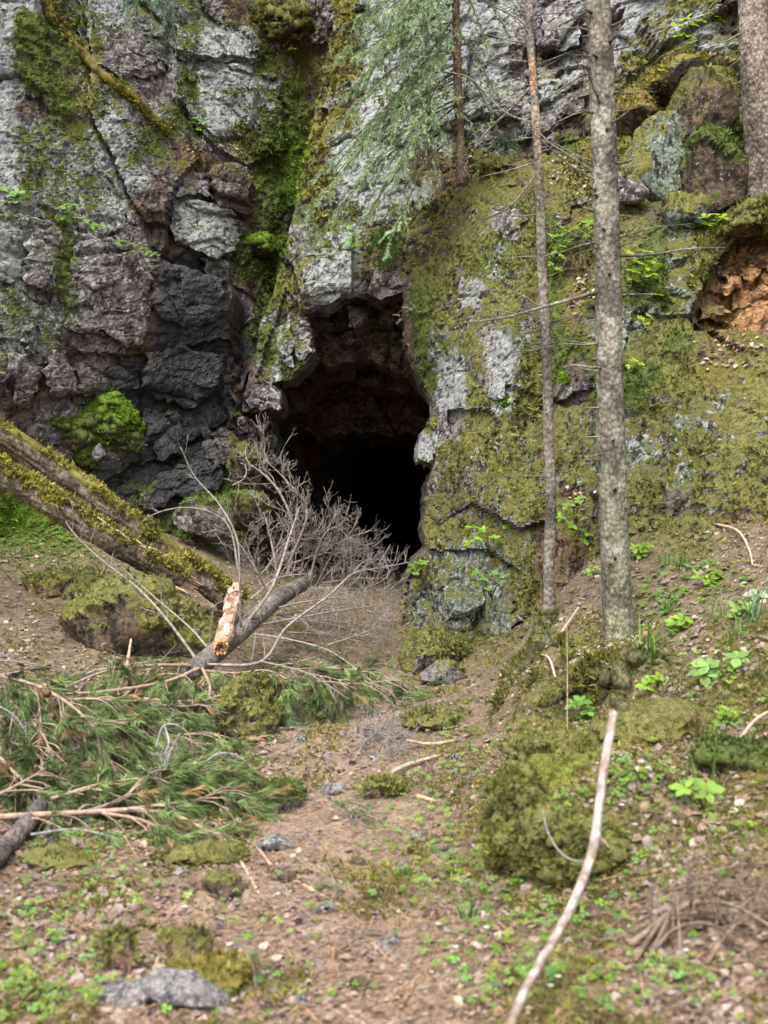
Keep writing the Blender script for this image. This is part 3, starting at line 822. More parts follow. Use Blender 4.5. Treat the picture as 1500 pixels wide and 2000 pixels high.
block(RB, [(955, 730), (985, 700), (1000, 720), (980, 775), (955, 790)], yE, .10, cliff_buttress, 383, (.1, 0), 'G')
block(RB, [(835, 640), (852, 600), (856, 690), (846, 745), (836, 720)], yE, .10, cliff_buttress, 384, (.1, 0), 'G')
block(RB, [(950, 1165), (1000, 1160), (1015, 1210), (1000, 1255), (955, 1245)], yE, .16, cliff_buttress, 386, (0, .1), 'T', label='greenish bare block at the foot of the buttress')
block(RB, [(840, 1120), (905, 1100), (940, 1150), (925, 1230), (850, 1240)], yE, .04, cliff_buttress, 387, (0, .1), 'T')

# bank on the far right with the hollow of orange earth
yF = ctrl([(1230, 430, 11.2), (1230, 700, 10.4), (1230, 1000, 9.75), (1350, 430, 10.9), (1330, 600, 10.4), (1330, 800, 9.9), (1330, 1000, 9.5), (1450, 470, 10.6), (1450, 640, 10.35), (1450, 700, 9.9), (1450, 850, 9.5), (1450, 1000, 9.2),
           (1600, 400, 10.4), (1600, 700, 9.5), (1600, 1000, 8.9), (2200, 300, 9.0), (2200, 1000, 7.6), (1300, 330, 11.8), (1450, 300, 11.4)])
cliff_bank = sheet('cliff_bank', [(1205, 400), (1290, 390), (1340, 330), (1420, 330), (1500, 370), (1700, 300), (2250, 250), (2250, 1150), (1500, 1080), (1250, 1120), (1170, 1060), (1165, 700), (1190, 500)], yF, .021, 121, .7, cells='buttress', steps=[
        ([(1400, 490), (1450, 460), (1620, 440), (1620, 640), (1450, 645), (1360, 640), (1350, 610)], -.28)], back=1.2, lump=1.1)
block(RB, [(1300, 480), (1345, 470), (1352, 570), (1325, 610), (1300, 560)], yF, .12, cliff_bank, 391, (.1, .1), 'T')
block(RB, [(1215, 470), (1262, 450), (1285, 520), (1260, 570), (1215, 560)], yF, .10, cliff_bank, 392, (.1, .1), 'M')

yH = lambda x, z: yF(x, z) + .27
for k, pl in enumerate([[(1402, 500), (1440, 478), (1452, 560), (1412, 582)], [(1452, 472), (1515, 456), (1512, 540), (1458, 560)], [(1365, 600), (1425, 588), (1440, 632), (1362, 636)], [(1440, 572), (1515, 552), (1515, 625), (1446, 632)], [(1380, 560), (1412, 540), (1420, 585), (1385, 600)], [(1520, 470), (1600, 450), (1600, 600), (1520, 610)]]):
    block('earth_clod', pl, yH, .1 + .12 * (k % 2), cliff_bank, 395 + k, (.3 * (k % 3 - 1), .2), 'E', cells=None, amp=.8, back=.34)

# the unseen hill behind the cliff, added to block leaking sky light
def build_hill():
    xs = np.unique(np.r_[np.linspace(-60, -9, 24), np.linspace(-9, 9, 60), np.linspace(9, 60, 24)]); ys = np.r_[np.linspace(16.0, 18.5, 20), np.linspace(19, 80, 30)]
    gx, gy = np.meshgrid(xs, ys)
    f = smoothstep(16, 18.3, gy) * (1 - smoothstep(40, 80, gy)) * (1 - smoothstep(9, 55, np.abs(gx)))
    gz = .3 + 10.6 * f + .5 * fbm(gx * .3, gy * .3, seed=140)
    V = np.stack([gx, gy, gz], -1).reshape(-1, 3); ny, nx = gx.shape
    i, j = np.meshgrid(np.arange(ny - 1), np.arange(nx - 1), indexing='ij')
    F = np.stack([i * nx + j, i * nx + j + 1, (i + 1) * nx + j + 1, (i + 1) * nx + j], -1).reshape(-1, 4)
    c = V[F].mean(1)
    F = F[~((np.abs(c[:, 0] + .2) < 3.0) & (c[:, 2] < 6.5) & (c[:, 1] < 40))]
    cl = CT[CK.index('O')]
    o = mk('hill', V, F, M_ROCK, None, {'rc': cl[:3], 'mc': cl[3:6], 'mk': np.array([.8, 0, .3])})
    tag(o, 'unseen hill that the cliff is cut into, added to block leaking light', None, None, 'structure')
build_hill()
for o, l in ((cliff_left, 'grey lichened rock wall left of the cave, set back'), (cliff_ledge, 'dark wet rock ledge at the left of the cave'),
             (cliff_pillar, 'leaning grey rock pillar with ochre moss edge over the cave'), (cliff_upper, 'grey rock face above the mossy terrace'),
             (cliff_buttress, 'olive moss covered rock buttress right of the cave'), (cliff_bank, 'mossy rock bank with orange earth hollow at the far right')):
    o['label'] = l
BVH = BVHTree.FromPolygons(np.concatenate(BVH_V).tolist(), BVH_F)

def cliff_hit(px, py):
    d = Vector(W(px, py, 1.0) - np.array([0, 0, CAM_Z])).normalized()
    p, n, i, t = BVH.ray_cast(Vector((0, 0, CAM_Z)), d)
    if p is None: return None, None
    n = np.array(n)
    if n[1] > 0: n = -n
    return np.array(p), n

# ------------------------------------------------------------------ boulders and stones
def ico(sub):
    import bmesh
    bm = bmesh.new(); bmesh.ops.create_icosphere(bm, subdivisions=sub, radius=1)
    V = np.array([v.co[:] for v in bm.verts]); F = np.array([[v.index for v in f.verts] for f in bm.faces]); bm.free()
    return V, F
ICO = {k: ico(k) for k in (2, 3, 4, 5, 6)}

def rotm(rx, ry, rz):
    cx, sx, cy, sy, cz, sz = math.cos(rx), math.sin(rx), math.cos(ry), math.sin(ry), math.cos(rz), math.sin(rz)
    return np.array([[cz, -sz, 0], [sz, cz, 0], [0, 0, 1]]) @ np.array([[cy, 0, sy], [0, 1, 0], [-sy, 0, cy]]) @ np.array([[1, 0, 0], [0, cx, -sx], [0, sx, cx]])

def rock_shape(size, seed, sub=4, planes=14, rough=.06, sharp=26.0, fine=.02):
    D, F = ICO[sub]
    r = np.random.default_rng(seed)
    n = unit(r.normal(size=(planes, 3))); d = r.uniform(.72, 1.0, planes)
    q = np.maximum(D @ n.T, .02) / d
    rad = 1 / (np.sum(q ** sharp, 1) ** (1 / sharp))
    rad = np.clip(rad, .5, 1.35)
    rad = rad * (1 + rough * fbm(D[:, 0] * 2.2, D[:, 1] * 2.2, D[:, 2] * 2.2 + seed, seed=seed))
    V = D * rad[:, None] * np.asarray(size)
    s = 6.0
    V = V + D * (fine * fbm(V[:, 0] * s, V[:, 1] * s, V[:, 2] * s, seed=seed + 3, octv=4))[:, None]
    return V, F

def vnorm(V, F):
    n = np.zeros_like(V); f = np.cross(V[F[:, 1]] - V[F[:, 0]], V[F[:, 2]] - V[F[:, 0]])
    for c in range(3): np.add.at(n, F[:, c], f)
    return unit(n)

def boulder(name, c, size, seed, label, cls='G', moss=.5, rot=(0, 0, 0), sub=4, mosscls='O', parent=None, cat='boulder', group=None, planes=14, rough=.06, lump=.05, tuft=True, fine=.02):
    if cat == 'moss': moss, planes, rough, fine = max(moss, 1.1), 50, .3, .04
    V, F = rock_shape(size, seed, sub, planes, rough, fine=fine)
    V = V @ rotm(*rot).T
    n = vnorm(V, F)
    m = np.clip(moss + .75 * (n[:, 2] - .25) + .35 * fbm(V[:, 0] * 5, V[:, 1] * 5, V[:, 2] * 5, seed=seed + 8), 0, 1) if moss > 0 else np.zeros(len(V))
    mn = smoothstep(.4, .75, m)
    V = V + n * (mn * lump * (1 - 1.4 * np.abs(fbm(V[:, 0] * 6, V[:, 1] * 6, V[:, 2] * 6, seed=seed + 9, octv=3))))[:, None]
    n = vnorm(V, F)
    k, km = CT[CK.index(cls)], CT[CK.index(mosscls)]
    o = mk(name, V, F, M_STONE if max(size) < .2 else M_ROCK, parent, {'rc': np.tile(k[:3], (len(V), 1)), 'mc': np.tile(km[3:6], (len(V), 1)), 'mk': np.stack([m, np.full(len(V), k[7]), np.full(len(V), k[8])], -1)}, moss > .8)
    o.location = c
    if parent is None: tag(o, label, cat, group)
    if tuft and moss > 0:
        A = V + np.asarray(c)
        SCATTER.append((A, n, m * 1.0, np.tile(km[3:6], (len(V), 1)), A[:, 0]))
    return o

# big things on the right-hand terrace
boulder('boulder', W(1282, 330, 11.65), (.38, .42, .38), 501, 'big green-grey boulder on the terrace right of the tall spruce trunk', 'T', .36, (0, .35, .2), 5, planes=9)
boulder('boulder', W(1372, 238, 11.55), (.30, .36, .34), 502, 'rounded dark boulder with moss cap behind the big green-grey boulder', 'K', .45, (0, -.2, .1), 5)
boulder('boulder', W(1330, 165, 11.9), (.42, .40, .17), 503, 'flat overhanging slab thick with ochre moss above the terrace', 'P', .62, (0, -.18, .1), 5, 'Y')
boulder('boulder', W(1395, 345, 11.0), (.30, .34, .36), 504, 'mossy lump with leaves on top beside the right edge tree', 'K', .5, (0, .2, 0), 5, 'M', lump=.08)
boulder('boulder', W(1238, 218, 11.9), (.20, .25, .17), 505, 'small yellow-mossed rock tucked behind the tall spruce trunk', 'K', .8, (0, 0, .4), 4, 'Y')
boulder('boulder', W(1330, 425, 10.9), (.17, .22, .20), 506, 'olive mossed stone below the big green-grey boulder', 'T', .6, (0, 0, .4), 4, 'O')
boulder('boulder', W(1222, 372, 11.25), (.14, .2, .16), 507, 'pale wedge stone under the big green-grey boulder', 'P', .1, (0, .4, .4), 4, 'O')
boulder('moss_hummock', W(968, 330, 12.95), (.17, .2, .13), 508, 'domed olive moss hummock on the terrace edge', 'K', 1.0, (0, 0, .4), 4, 'O', cat='moss')
# moss cushion on the wet ledge
mc_ = thing('moss_cushion', 'bright green moss cushion on the dark wet ledge', 'moss')
for k, (px, py, sx, sz, ms) in enumerate([(150, 822, .24, .15, 'M'), (205, 812, .27, .15, 'B'), (242, 832, .14, .10, 'B'), (140, 852, .19, .15, 'M'), (172, 868, .2, .17, 'B'), (240, 862, .19, .14, 'M'), (215, 845, .15, .10, 'M'), (165, 892, .13, .10, 'O'), (120, 832, .12, .08, 'M'), (212, 790, .14, .06, 'B')]):
    p, n_ = cliff_hit(px, py)
    boulder('moss_pad', p + n_ * .02, (sx, .09, sz), 5090 + k, None, 'K', .9, (0, .2, 0), 4, ms, parent=mc_, lump=.06, planes=40, rough=.5, fine=.06)
p, n_ = cliff_hit(190, 885)
boulder('stone', p + n_ * .08, (.07, .07, .09), 5110, None, 'P', 0, (0, .2, 0), 3, 'M', parent=mc_)
boulder('moss_cushion', W(505, 487, 15.0), (.24, .25, .16), 510, 'green moss cushion in the gully below the pale block', 'K', .95, (0, .1, .2), 4, 'B', cat='moss', lump=.06)
boulder('moss_cushion', W(545, 45, 15.6), (.42, .3, .3), 511, 'brown-green hanging moss cushion at the top of the gully', 'K', .95, (0, .1, .2), 5, 'O', cat='moss', lump=.08)
boulder('moss_cushion', W(510, 250, 15.4), (.2, .2, .1), 512, 'small moss cushion on a gully step under the rock band', 'K', .95, (0, .1, .2), 4, 'M', cat='moss', lump=.05)
boulder('moss_cushion', W(510, 295, 15.2), (.18, .2, .1), 513, 'small moss cushion beside the dry needle ledge', 'K', .95, (0, -.1, .2), 4, 'M', cat='moss', lump=.05)
p, n_ = cliff_hit(1102, 740); boulder('moss_cushion', p, (.06, .06, .06), 514, 'ball of bright green moss behind the thin trunk', 'K', 1, (0, 0, 0), 3, 'B', cat='moss', lump=.01)
p, n_ = cliff_hit(990, 790); boulder('moss_cushion', p, (.06, .06, .06), 515, 'ball of bright green moss left of the thin trunk', 'K', 1, (0, 0, 0), 3, 'B', cat='moss', lump=.01)
boulder('boulder', W(480, 440 + 470, 13.3), (.18, .2, .17), 516, 'mossy stone at the foot of the wet ledge near the cave', 'K', .7, (0, 0, .3), 4, 'M')
boulder('boulder', W(480, 1000, 13.2), (.22, .2, .22), 517, 'green mossed boulder behind the dead brush left of the cave', 'K', .75, (0, 0, .3), 4, 'M', lump=.08)
boulder('boulder', W(390, 1010, 13.0), (.3, .25, .2), 518, 'low mossed boulder below the wet ledge behind the logs', 'P', .5, (0, 0, .3), 4, 'M', lump=.05)

def on_ground(px, py, size, sink=.4):
    g = ground_hit(px, py)
    return g + np.array([0, size[1] * .6, size[2] * (1 - 2 * sink)])

# boulders on the floor
s = (.62, .5, .36); boulder('boulder', W(268, 1238, 9.8), (.52, .42, .30), 521, 'big brown-green mossy boulder behind the broken pine trunk', 'K', .50, (0, .12, .2), 5, lump=.08)
s = (.20, .5, .30); boulder('boulder', W(482, 1405, 7.9), (.19, .42, .25), 522, 'mossy upright boulder beside the green pine branches', 'K', .40, (.15, .1, -.2), 5, 'O', lump=.05, planes=22, rough=.2)
boulder('boulder', W(845, 1285, 10.6), (.32, .34, .15), 523, 'mossy slab leaning at the foot of the buttress', 'P', .55, (0, -.28, .3), 5, 'O')
boulder('boulder', W(872, 1322, 9.7), (.15, .18, .085), 524, 'pinkish flat stone below the mossy slab', 'P', .05, (0, -.15, .5), 4)
hm = thing('moss_hummock', 'big shaggy moss hummock under the pale stick', 'moss')
for k, (px, py, Y, sx, sy, sz, ms) in enumerate([(1130, 1650, 5.1, .30, .28, .14, 'O'), (1030, 1635, 5.0, .13, .16, .13, 'O'), (1075, 1660, 4.92, .12, .12, .15, 'O'), (1230, 1650, 5.1, .17, .2, .13, 'O'), (1160, 1560, 5.4, .28, .3, .09, 'H'), (1060, 1560, 5.35, .2, .25, .08, 'H'), (1015, 1665, 4.9, .08, .08, .11, 'O'),
                                         (1265, 1600, 5.3, .16, .2, .10, 'H'), (1120, 1690, 4.85, .12, .1, .09, 'O'), (1190, 1680, 4.9, .12, .1, .10, 'O'), (1100, 1530, 5.5, .2, .25, .08, 'H'), (1290, 1660, 5.0, .1, .1, .06, 'O')]):
    boulder('moss_pad', W(px, py, Y), (sx, sy, sz), 5250 + k, None, 'K', 1.0, (0, 0, .2), 5, ms, parent=hm, lump=.06, fine=.06, planes=40, rough=.5)
boulder('boulder', W(1010, 1590, 5.1), (.10, .14, .15), 526, 'shaggy moss lump at the left end of the hummock', 'K', 1.0, (0, .05, .2), 5, 'O', lump=.05, fine=.03)
boulder('boulder', on_ground(345, 1980, (.18, .15, .09), .3), (.12, .11, .07), 527, 'grey stone with moss on its right side at the bottom edge', 'N', -.12, (.1, .25, .3), 5, 'Y')
boulder('boulder', on_ground(385, 1945, (.14, .12, .03), .5), (.12, .12, .035), 528, 'flat yellow-mossed stone behind the grey stone at the bottom edge', 'K', .8, (0, 0, .3), 4, 'Y')
boulder('boulder', on_ground(225, 1905, (.08, .08, .07), .3), (.08, .08, .075), 529, 'brown stone in the litter at the lower left', 'L', .12, (0, 0, .3), 4)
boulder('boulder', on_ground(242, 1968, (.10, .08, .05), .3), (.11, .09, .045), 530, 'flat brown stone left of the grey stone at the bottom edge', 'P', 0, (0, -.15, .3), 4)
boulder('boulder', on_ground(545, 1585, (.11, .12, .08), .3), (.115, .12, .08), 531, 'grey stone with moss and sorrel on the path', 'N', .25, (0, .1, .3), 4, 'M')
boulder('boulder', on_ground(572, 1560, (.06, .06, .04), .3), (.065, .06, .045), 532, 'pale stone leaning behind the grey path stone', 'N', 0, (0, .2, .3), 3)
boulder('boulder', on_ground(650, 1552, (.07, .07, .03), .3), (.08, .07, .035), 533, 'flat bluish grey stone lying in the middle of the path', 'N', 0, (0, -.15, .3), 3)
boulder('boulder', on_ground(545, 1665, (.07, .07, .04), .3), (.075, .07, .045), 534, 'pale grey stone sunk in the litter below the path stones', 'N', 0, (0, 0, .3), 3)
boulder('boulder', on_ground(755, 1560, (.09, .08, .04), .3), (.10, .09, .05), 535, 'brown mossy stone right of the flat bluish stone', 'L', .2, (0, 0, .3), 4)
boulder('boulder', on_ground(110, 1165, (.3, .25, .12), .3), (.35, .3, .15), 536, 'low litter-covered mound under the fallen logs', 'L', .3, (0, 0, .3), 5)
boulder('boulder', on_ground(160, 1175, (.2, .2, .1), .3), (.16, .2, .10), 537, 'mossed stone below the fallen logs', 'P', .5, (0, 0, .3), 4, 'O')
boulder('boulder', on_ground(345, 1870, (.1, .1, .05), .3), (.10, .1, .05), 538, 'brown lump of earth and litter at the lower left', 'L', .15, (0, 0, .6), 4)
boulder('boulder', on_ground(440, 1755, (.07, .07, .05), .3), (.08, .08, .05), 539, 'dark stone by a hole in the litter', 'K', .2, (0, 0, .6), 4)
boulder('boulder', on_ground(140, 1690, (.15, .12, .03), .5), (.15, .12, .03), 540, 'low olive moss pad left of the path', 'L', .8, (0, 0, .6), 4)
boulder('boulder', on_ground(370, 1690, (.22, .05, .02), .5), (.24, .05, .022), 541, 'strip of moss along a buried root below the pine branches', 'K', .75, (0, -.05, .2), 4)
boulder('boulder', on_ground(850, 1425, (.18, .16, .05), .5), (.18, .16, .05), 542, 'olive moss pad on the path edge below the slab', 'L', .8, (0, 0, .6), 4)
boulder('boulder', on_ground(1300, 1440, (.2, .2, .07), .55), (.24, .22, .09), 543, 'grassy hummock on the slope behind the pale stick', 'L', .7, (0, 0, .6), 4)
boulder('boulder', on_ground(1475, 1500, (.15, .2, .07), .55), (.17, .2, .07), 544, 'green moss hummock at the right edge', 'L', .95, (0, 0, .6), 4, 'M')
boulder('boulder', on_ground(1100, 1490, (.25, .2, .06), .3), (.24, .2, .06), 545, 'low moss pad behind the shaggy hummock', 'L', .9, (0, 0, .6), 4, 'O')

# small stones scattered on the path
STONES = [(595, 1640), (690, 1600), (420, 1830), (460, 1860), (700, 1690), (640, 1480), (585, 1450), (520, 1790), (615, 1885), (365, 1900), (300, 1930), (480, 1905), (680, 1830), (730, 1480), (560, 1720), (790, 1700),
          (820, 1640), (850, 1790), (560, 1530), (700, 1930), (640, 1780), (760, 1850), (500, 1985), (590, 1960), (900, 1560), (780, 1440), (890, 1480), (350, 1820), (430, 1810), (1160, 1790)]
_sm = [rock_shape((.045, .04, .026), 600 + k, 2, 9, .05, fine=.006) for k in range(5)]
_sme = []
for k, (V, F) in enumerate(_sm):
    c = CT[CK.index('NPLPK'[k])]
    _sme.append(mk('stone', V, F, M_STONE, None, {'rc': c[:3], 'mc': c[3:6], 'mk': np.array([0, 0, c[8]])}, False))
for k, (px, py) in enumerate(STONES):
    b = _sme[k % 5]
    o = b if k < 5 else b.copy()
    if k >= 5: COL.objects.link(o)
    o.location = ground_hit(px, py) + np.array([0, 0, .006])
    o.rotation_euler = (random.uniform(-.2, .2), random.uniform(-.2, .2), random.uniform(0, 6))
    q = random.uniform(.55, 1.25); o.scale = (q, q, q)
    tag(o, 'small angular %s stone lying loose on the %s' % (('grey', 'purplish grey', 'pale brown', 'purplish grey', 'dark brown')[k % 5], 'far part of the path' if py < 1600 else 'middle of the path' if py < 1800 else 'nearest litter at the bottom'), 'stone', 'small stones on the path')

# ------------------------------------------------------------------ trees
def bark_disp(seed, amp):
    def f(t, a, r):
        x, y = np.cos(a) * 3, np.sin(a) * 3
        return amp * (fbm(x * 2.2, y * 2.2, t * 60, seed=seed) + .6 * fbm(x * 5, y * 5, t * 160, seed=seed + 2, octv=2))
    return f

def trunk_mesh(name, pts, R, mat, parent, sides=28, n=160, amp=.006, seed=1, col=None):
    P = spline(pts, n)
    P = P + np.stack([.02 * fbm(P[:, 2] * .9, P[:, 2] * 0 + seed, seed=seed), .02 * fbm(P[:, 2] * .9, P[:, 2] * 0 + seed + 9, seed=seed), 0 * P[:, 2]], -1)
    V, F = tube(P, R, sides, bark_disp(seed, amp))
    c = np.ones((len(V), 3)) if col is None else col(V)
    return mk(name, V, F, mat, parent, {'col': c}), P

def stub(g, parent, p0, p1, r0, r1, mat=None, bend=.06, col=(1, 1, 1), seg=9, name='branch', bark=None):
    """A dead side branch from p0 to p1 with a slight bend and two or three kinks."""
    p0, p1 = np.asarray(p0, float), np.asarray(p1, float)
    L = np.linalg.norm(p1 - p0)
    mids = [p0 + (p1 - p0) * t + RNG.normal(size=3) * L * bend * np.array([1, .6, 1]) * .5 for t in (.35, .7)]
    P = spline([p0, *mids, p1], seg)
    V, F = tube(P, [r0, (r0 + r1) * .5, r1], 5)
    return mk(name, V, F, mat or M_SPRUCE, parent, {'col': np.asarray(col, float)}), P

def green_base(z0, h, amt=.6):
    def f(V):
        t = np.clip(1 - (V[:, 2] - z0) / h, 0, 1)[:, None] * amt * (.5 + .5 * (fbm(V[:, 0] * 9, V[:, 1] * 9, V[:, 2] * 6, seed=3) > -.1))[:, None]
        return (1 - t) * np.ones(3) + t * np.array([.75, 1.0, .55])
    return f

# tall spruce trunk
t1 = thing('spruce_tree', 'tall straight grey spruce trunk with short dead stubs on the right slope', 'tree')
pts = [W(1212, 1300, 8.15), W(1208, 1200, 8.15), W(1196, 900, 8.2), W(1186, 600, 8.25), W(1178, 300, 8.3), W(1168, 0, 8.35), W(1158, -300, 8.4), W(1150, -700, 8.5)]
_, P1 = trunk_mesh('trunk', pts, np.interp(np.linspace(0, 1, 80), [0, .02, .04, .06, .10, .3, .6, 1], [.21, .165, .130, .112, .099, .090, .085, .072]), M_SPRUCE, t1, 36, 320, .005, 11, green_base(.5, 1.6))
def at_py(P, py):
    q = 1000 - FPX * (P[:, 2] - CAM_Z) / P[:, 1]
    return P[np.abs(q - py).argmin()]
for (py, ex, ey, dY, r) in [(130, 1050, 200, .1, .011), (180, 1120, 105, -.1, .009), (165, 1205, 60, .2, .010), (345, 1040, 245, 0, .012), (360, 1022, 248, -.3, .008), (250, 1230, 215, -.25, .010), (228, 1145, 115, -.3, .012),
                       (498, 1415, 484, -.2, .013), (470, 1065, 500, .1, .012), (480, 1120, 498, -.1, .007), (568, 895, 632, -.4, .014), (575, 1280, 575, -.1, .010), (625, 1130, 630, 0, .008), (662, 1060, 680, -.2, .011),
                       (718, 1095, 720, -.2, .012), (725, 1150, 728, 0, .006), (797, 1130, 798, -.1, .008), (845, 1125, 860, 0, .008), (885, 1140, 893, -.1, .009), (330, 1235, 310, -.1, .014), (60, 1250, 30, -.2, .010),
                       (10, 1060, 60, .1, .010), (420, 1250, 425, -.1, .007), (20, 1100, -40, .1, .009), (300, 1225, 305, -.2, .008)]:
    p = at_py(P1, py); stub(None, t1, p, W(ex, ey, p[1] + dY), r, r * .35)
for k in range(26):       # knots of broken branches
    py = random.uniform(0, 1150); p = at_py(P1, py); a = random.uniform(math.pi * .9, math.pi * 2.1)
    d = np.array([math.cos(a), math.sin(a), random.uniform(-.1, .35)])
    V, F = tube(np.array([p + d * .07, p + d * .105, p + d * random.uniform(.115, .16)]), [.013, .011, .005], 6)
    mk('knot', V, F, M_SPRUCE, t1, {'col': np.array([.55, .5, .45])})
def roots(parent, base, rad, spec, mat, col=(.62, .66, .42)):
    """Roots that leave the trunk foot and run half sunk in the bank, mossed on top."""
    b0 = 750 + FPX * base[0] / base[1], 1000 - FPX * (base[2] - CAM_Z) / base[1]
    for (px, py, r) in spec:
        q = [base + np.array([0, 0, .16]), base + np.array([(px - b0[0]) * .0006, -.03, .03])]
        for t in (.3, .5, .7, .88, 1.0):
            g = ground_hit(b0[0] + (px - b0[0]) * t + random.uniform(-9, 9), b0[1] + (py - b0[1]) * t + 4)
            g[2] += r * (.25 - .5 * t * t); q.append(g)
        P = spline(q, 34)
        V, F = tube(P, [r * 1.5, r * 1.35, r * 1.1, r, r * .8, r * .4], 12, bark_disp(int(px), .02))
        mk('root', V, F, mat, parent, {'col': np.asarray(col)})
        n = unit(V[:-2] - np.repeat(P, 12, 0)); m = np.clip(n[:, 2] + .3, 0, 1) * .8
        for rep_ in range(4): SCATTER.append((V[:-2] + RNG.normal(size=(len(n), 3)) * .01, n, m, np.tile(np.array([.13, .125, .03]), (len(n), 1)), None))
for (tr, PQ, n_, ln, rr_) in ((t1, P1, 16, .5, .007), ):
    for k in range(n_):
        p = at_py(PQ, random.uniform(-20, 950)); a = random.choice([random.uniform(2.6, 3.9), random.uniform(-.7, .7)]); l = ln * random.uniform(.3, 1.2)
        stub(None, tr, p, p + np.array([math.cos(a) * l, math.sin(a) * l - .05, random.uniform(-.15, .25) * l]), rr_, .002, bend=.12)
roots(t1, np.array([P1[0][0], P1[0][1], P1[0][2] + .04]), .13, [(1150, 1400, .045), (1215, 1400, .05), (1120, 1330, .04), (1290, 1290, .04), (1060, 1380, .035)], M_SPRUCE)

# thin trunk in front of the buttress
t2 = thing('spruce_tree', 'thin grey trunk with peeling orange patches left of the tall spruce', 'tree')
pts = [W(1072, 1240, 8.9), W(1071, 1100, 8.9), W(1072, 900, 8.95), W(1066, 680, 9.0), W(1057, 450, 9.05), W(1045, 220, 9.1), W(1033, 0, 9.15), W(1020, -300, 9.2), W(1010, -600, 9.3)]
def peel(V):
    k = smoothstep(.1, .3, fbm(V[:, 0] * 20, V[:, 1] * 20, V[:, 2] * 3.5, seed=33))[:, None] * smoothstep(3.8, 4.6, V[:, 2])[:, None]
    return np.ones((len(V), 3)) * (1 - k) + k * np.array([1.9, 1.25, .95])
_, P2 = trunk_mesh('trunk', pts, np.interp(np.linspace(0, 1, 80), [0, .02, .04, .07, .5, 1], [.085, .062, .050, .041, .035, .02]), M_SPRUCE, t2, 18, 200, .003, 12, peel)
for (py, ex, ey, dY, r) in [(320, 940, 345, -.1, .008), (330, 890, 470, .2, .010), (165, 920, 300, .3, .012), (420, 950, 428, 0, .007), (505, 970, 505, .1, .006), (640, 985, 645, -.1, .008), (680, 1000, 690, 0, .006), (668, 1005, 670, .1, .006),
                       (600, 975, 555, .1, .006), (770, 1050, 785, -.1, .006), (838, 1040, 850, 0, .006), (965, 1055, 968, -.1, .007), (1000, 1052, 1010, 0, .006), (240, 870, 140, .4, .009), (60, 940, -20, .2, .009), (130, 1120, 100, .1, .008),
                       (395, 1040, 380, -.2, .006), (560, 1090, 556, -.2, .005), (90, 900, 60, .3, .007)]:
    p = at_py(P2, py); stub(None, t2, p, W(ex, ey, p[1] + dY), r, r * .35, bend=.09)
for k in range(26):
    p = at_py(P2, random.uniform(-20, 1000)); a = random.choice([random.uniform(2.4, 4.1), random.uniform(-.9, .9)]); l = random.uniform(.15, .75)
    stub(None, t2, p, p + np.array([math.cos(a) * l, math.sin(a) * l - .05, random.uniform(-.3, .3) * l]), .005, .0018, bend=.12)
roots(t2, np.array([P2[0][0], P2[0][1], P2[0][2] + .03]), .05, [(960, 1390, .04), (1040, 1340, .03), (1110, 1290, .03), (1010, 1300, .03)], M_SPRUCE)

# tree on the right edge
t3 = thing('spruce_tree', 'thick pinkish flaking trunk rooted on the bank at the right edge', 'tree')
pts = [W(1496, 450, 10.75), W(1490, 330, 10.65), W(1482, 150, 10.5), W(1476, 0, 10.5), W(1466, -300, 10.6), W(1450, -700, 10.7)]
boulder('moss_mound', W(1470, 432, 10.62), (.30, .2, .13), 551, 'mossy root mound at the foot of the right edge trunk', 'K', .9, (0, -.25, .1), 5, 'O', cat='moss', lump=.06, planes=50, rough=.25)
M_FLAKE = mat_bark('flaking_bark', (.15, .118, .10), (.33, .275, .24), (.36, .34, .30), 1.0, .75)
_, P3 = trunk_mesh('trunk', pts, [.17, .15, .142, .138, .13, .11], M_FLAKE, t3, 40, 220, .010, 13)
for (py, ex, ey, dY, r) in [(60, 1385, 85, -.1, .010), (90, 1425, 130, -.2, .008), (150, 1430, 165, -.2, .008)]:
    p = at_py(P3, py); stub(None, t3, p, W(ex, ey, p[1] + dY), r, r * .35)
for k, (ex, ey, r) in enumerate([(1445, 440, .05), (1385, 490, .05), (1520, 460, .06), (1420, 470, .04), (1350, 560, .035), (1580, 450, .06)]):
    q = [P3[0] + np.array([0, -.05, .15])]
    for t in (.35, .55, .78, 1.0):
        p, n_ = cliff_hit(1490 + (ex - 1490) * t, 385 + (ey - 385) * t)
        q.append(p + n_ * r * .25)
    P = spline(q, 30); V, F = tube(P, [r * 1.6, r * 1.2, r, r * .7, r * .3], 12, bark_disp(70 + k, .02))
    mk('root', V, F, M_SPRUCE, t3, {'col': np.array([.7, .72, .5])})
    n = unit(V[:-2] - np.repeat(P, 12, 0)); m = np.clip(n[:, 2] + .4, 0, 1) * .9
    for rep_ in range(4): SCATTER.append((V[:-2] + RNG.normal(size=(len(n), 3)) * .012, n, m, np.tile(np.array([.15, .15, .03]), (len(n), 1)), None))

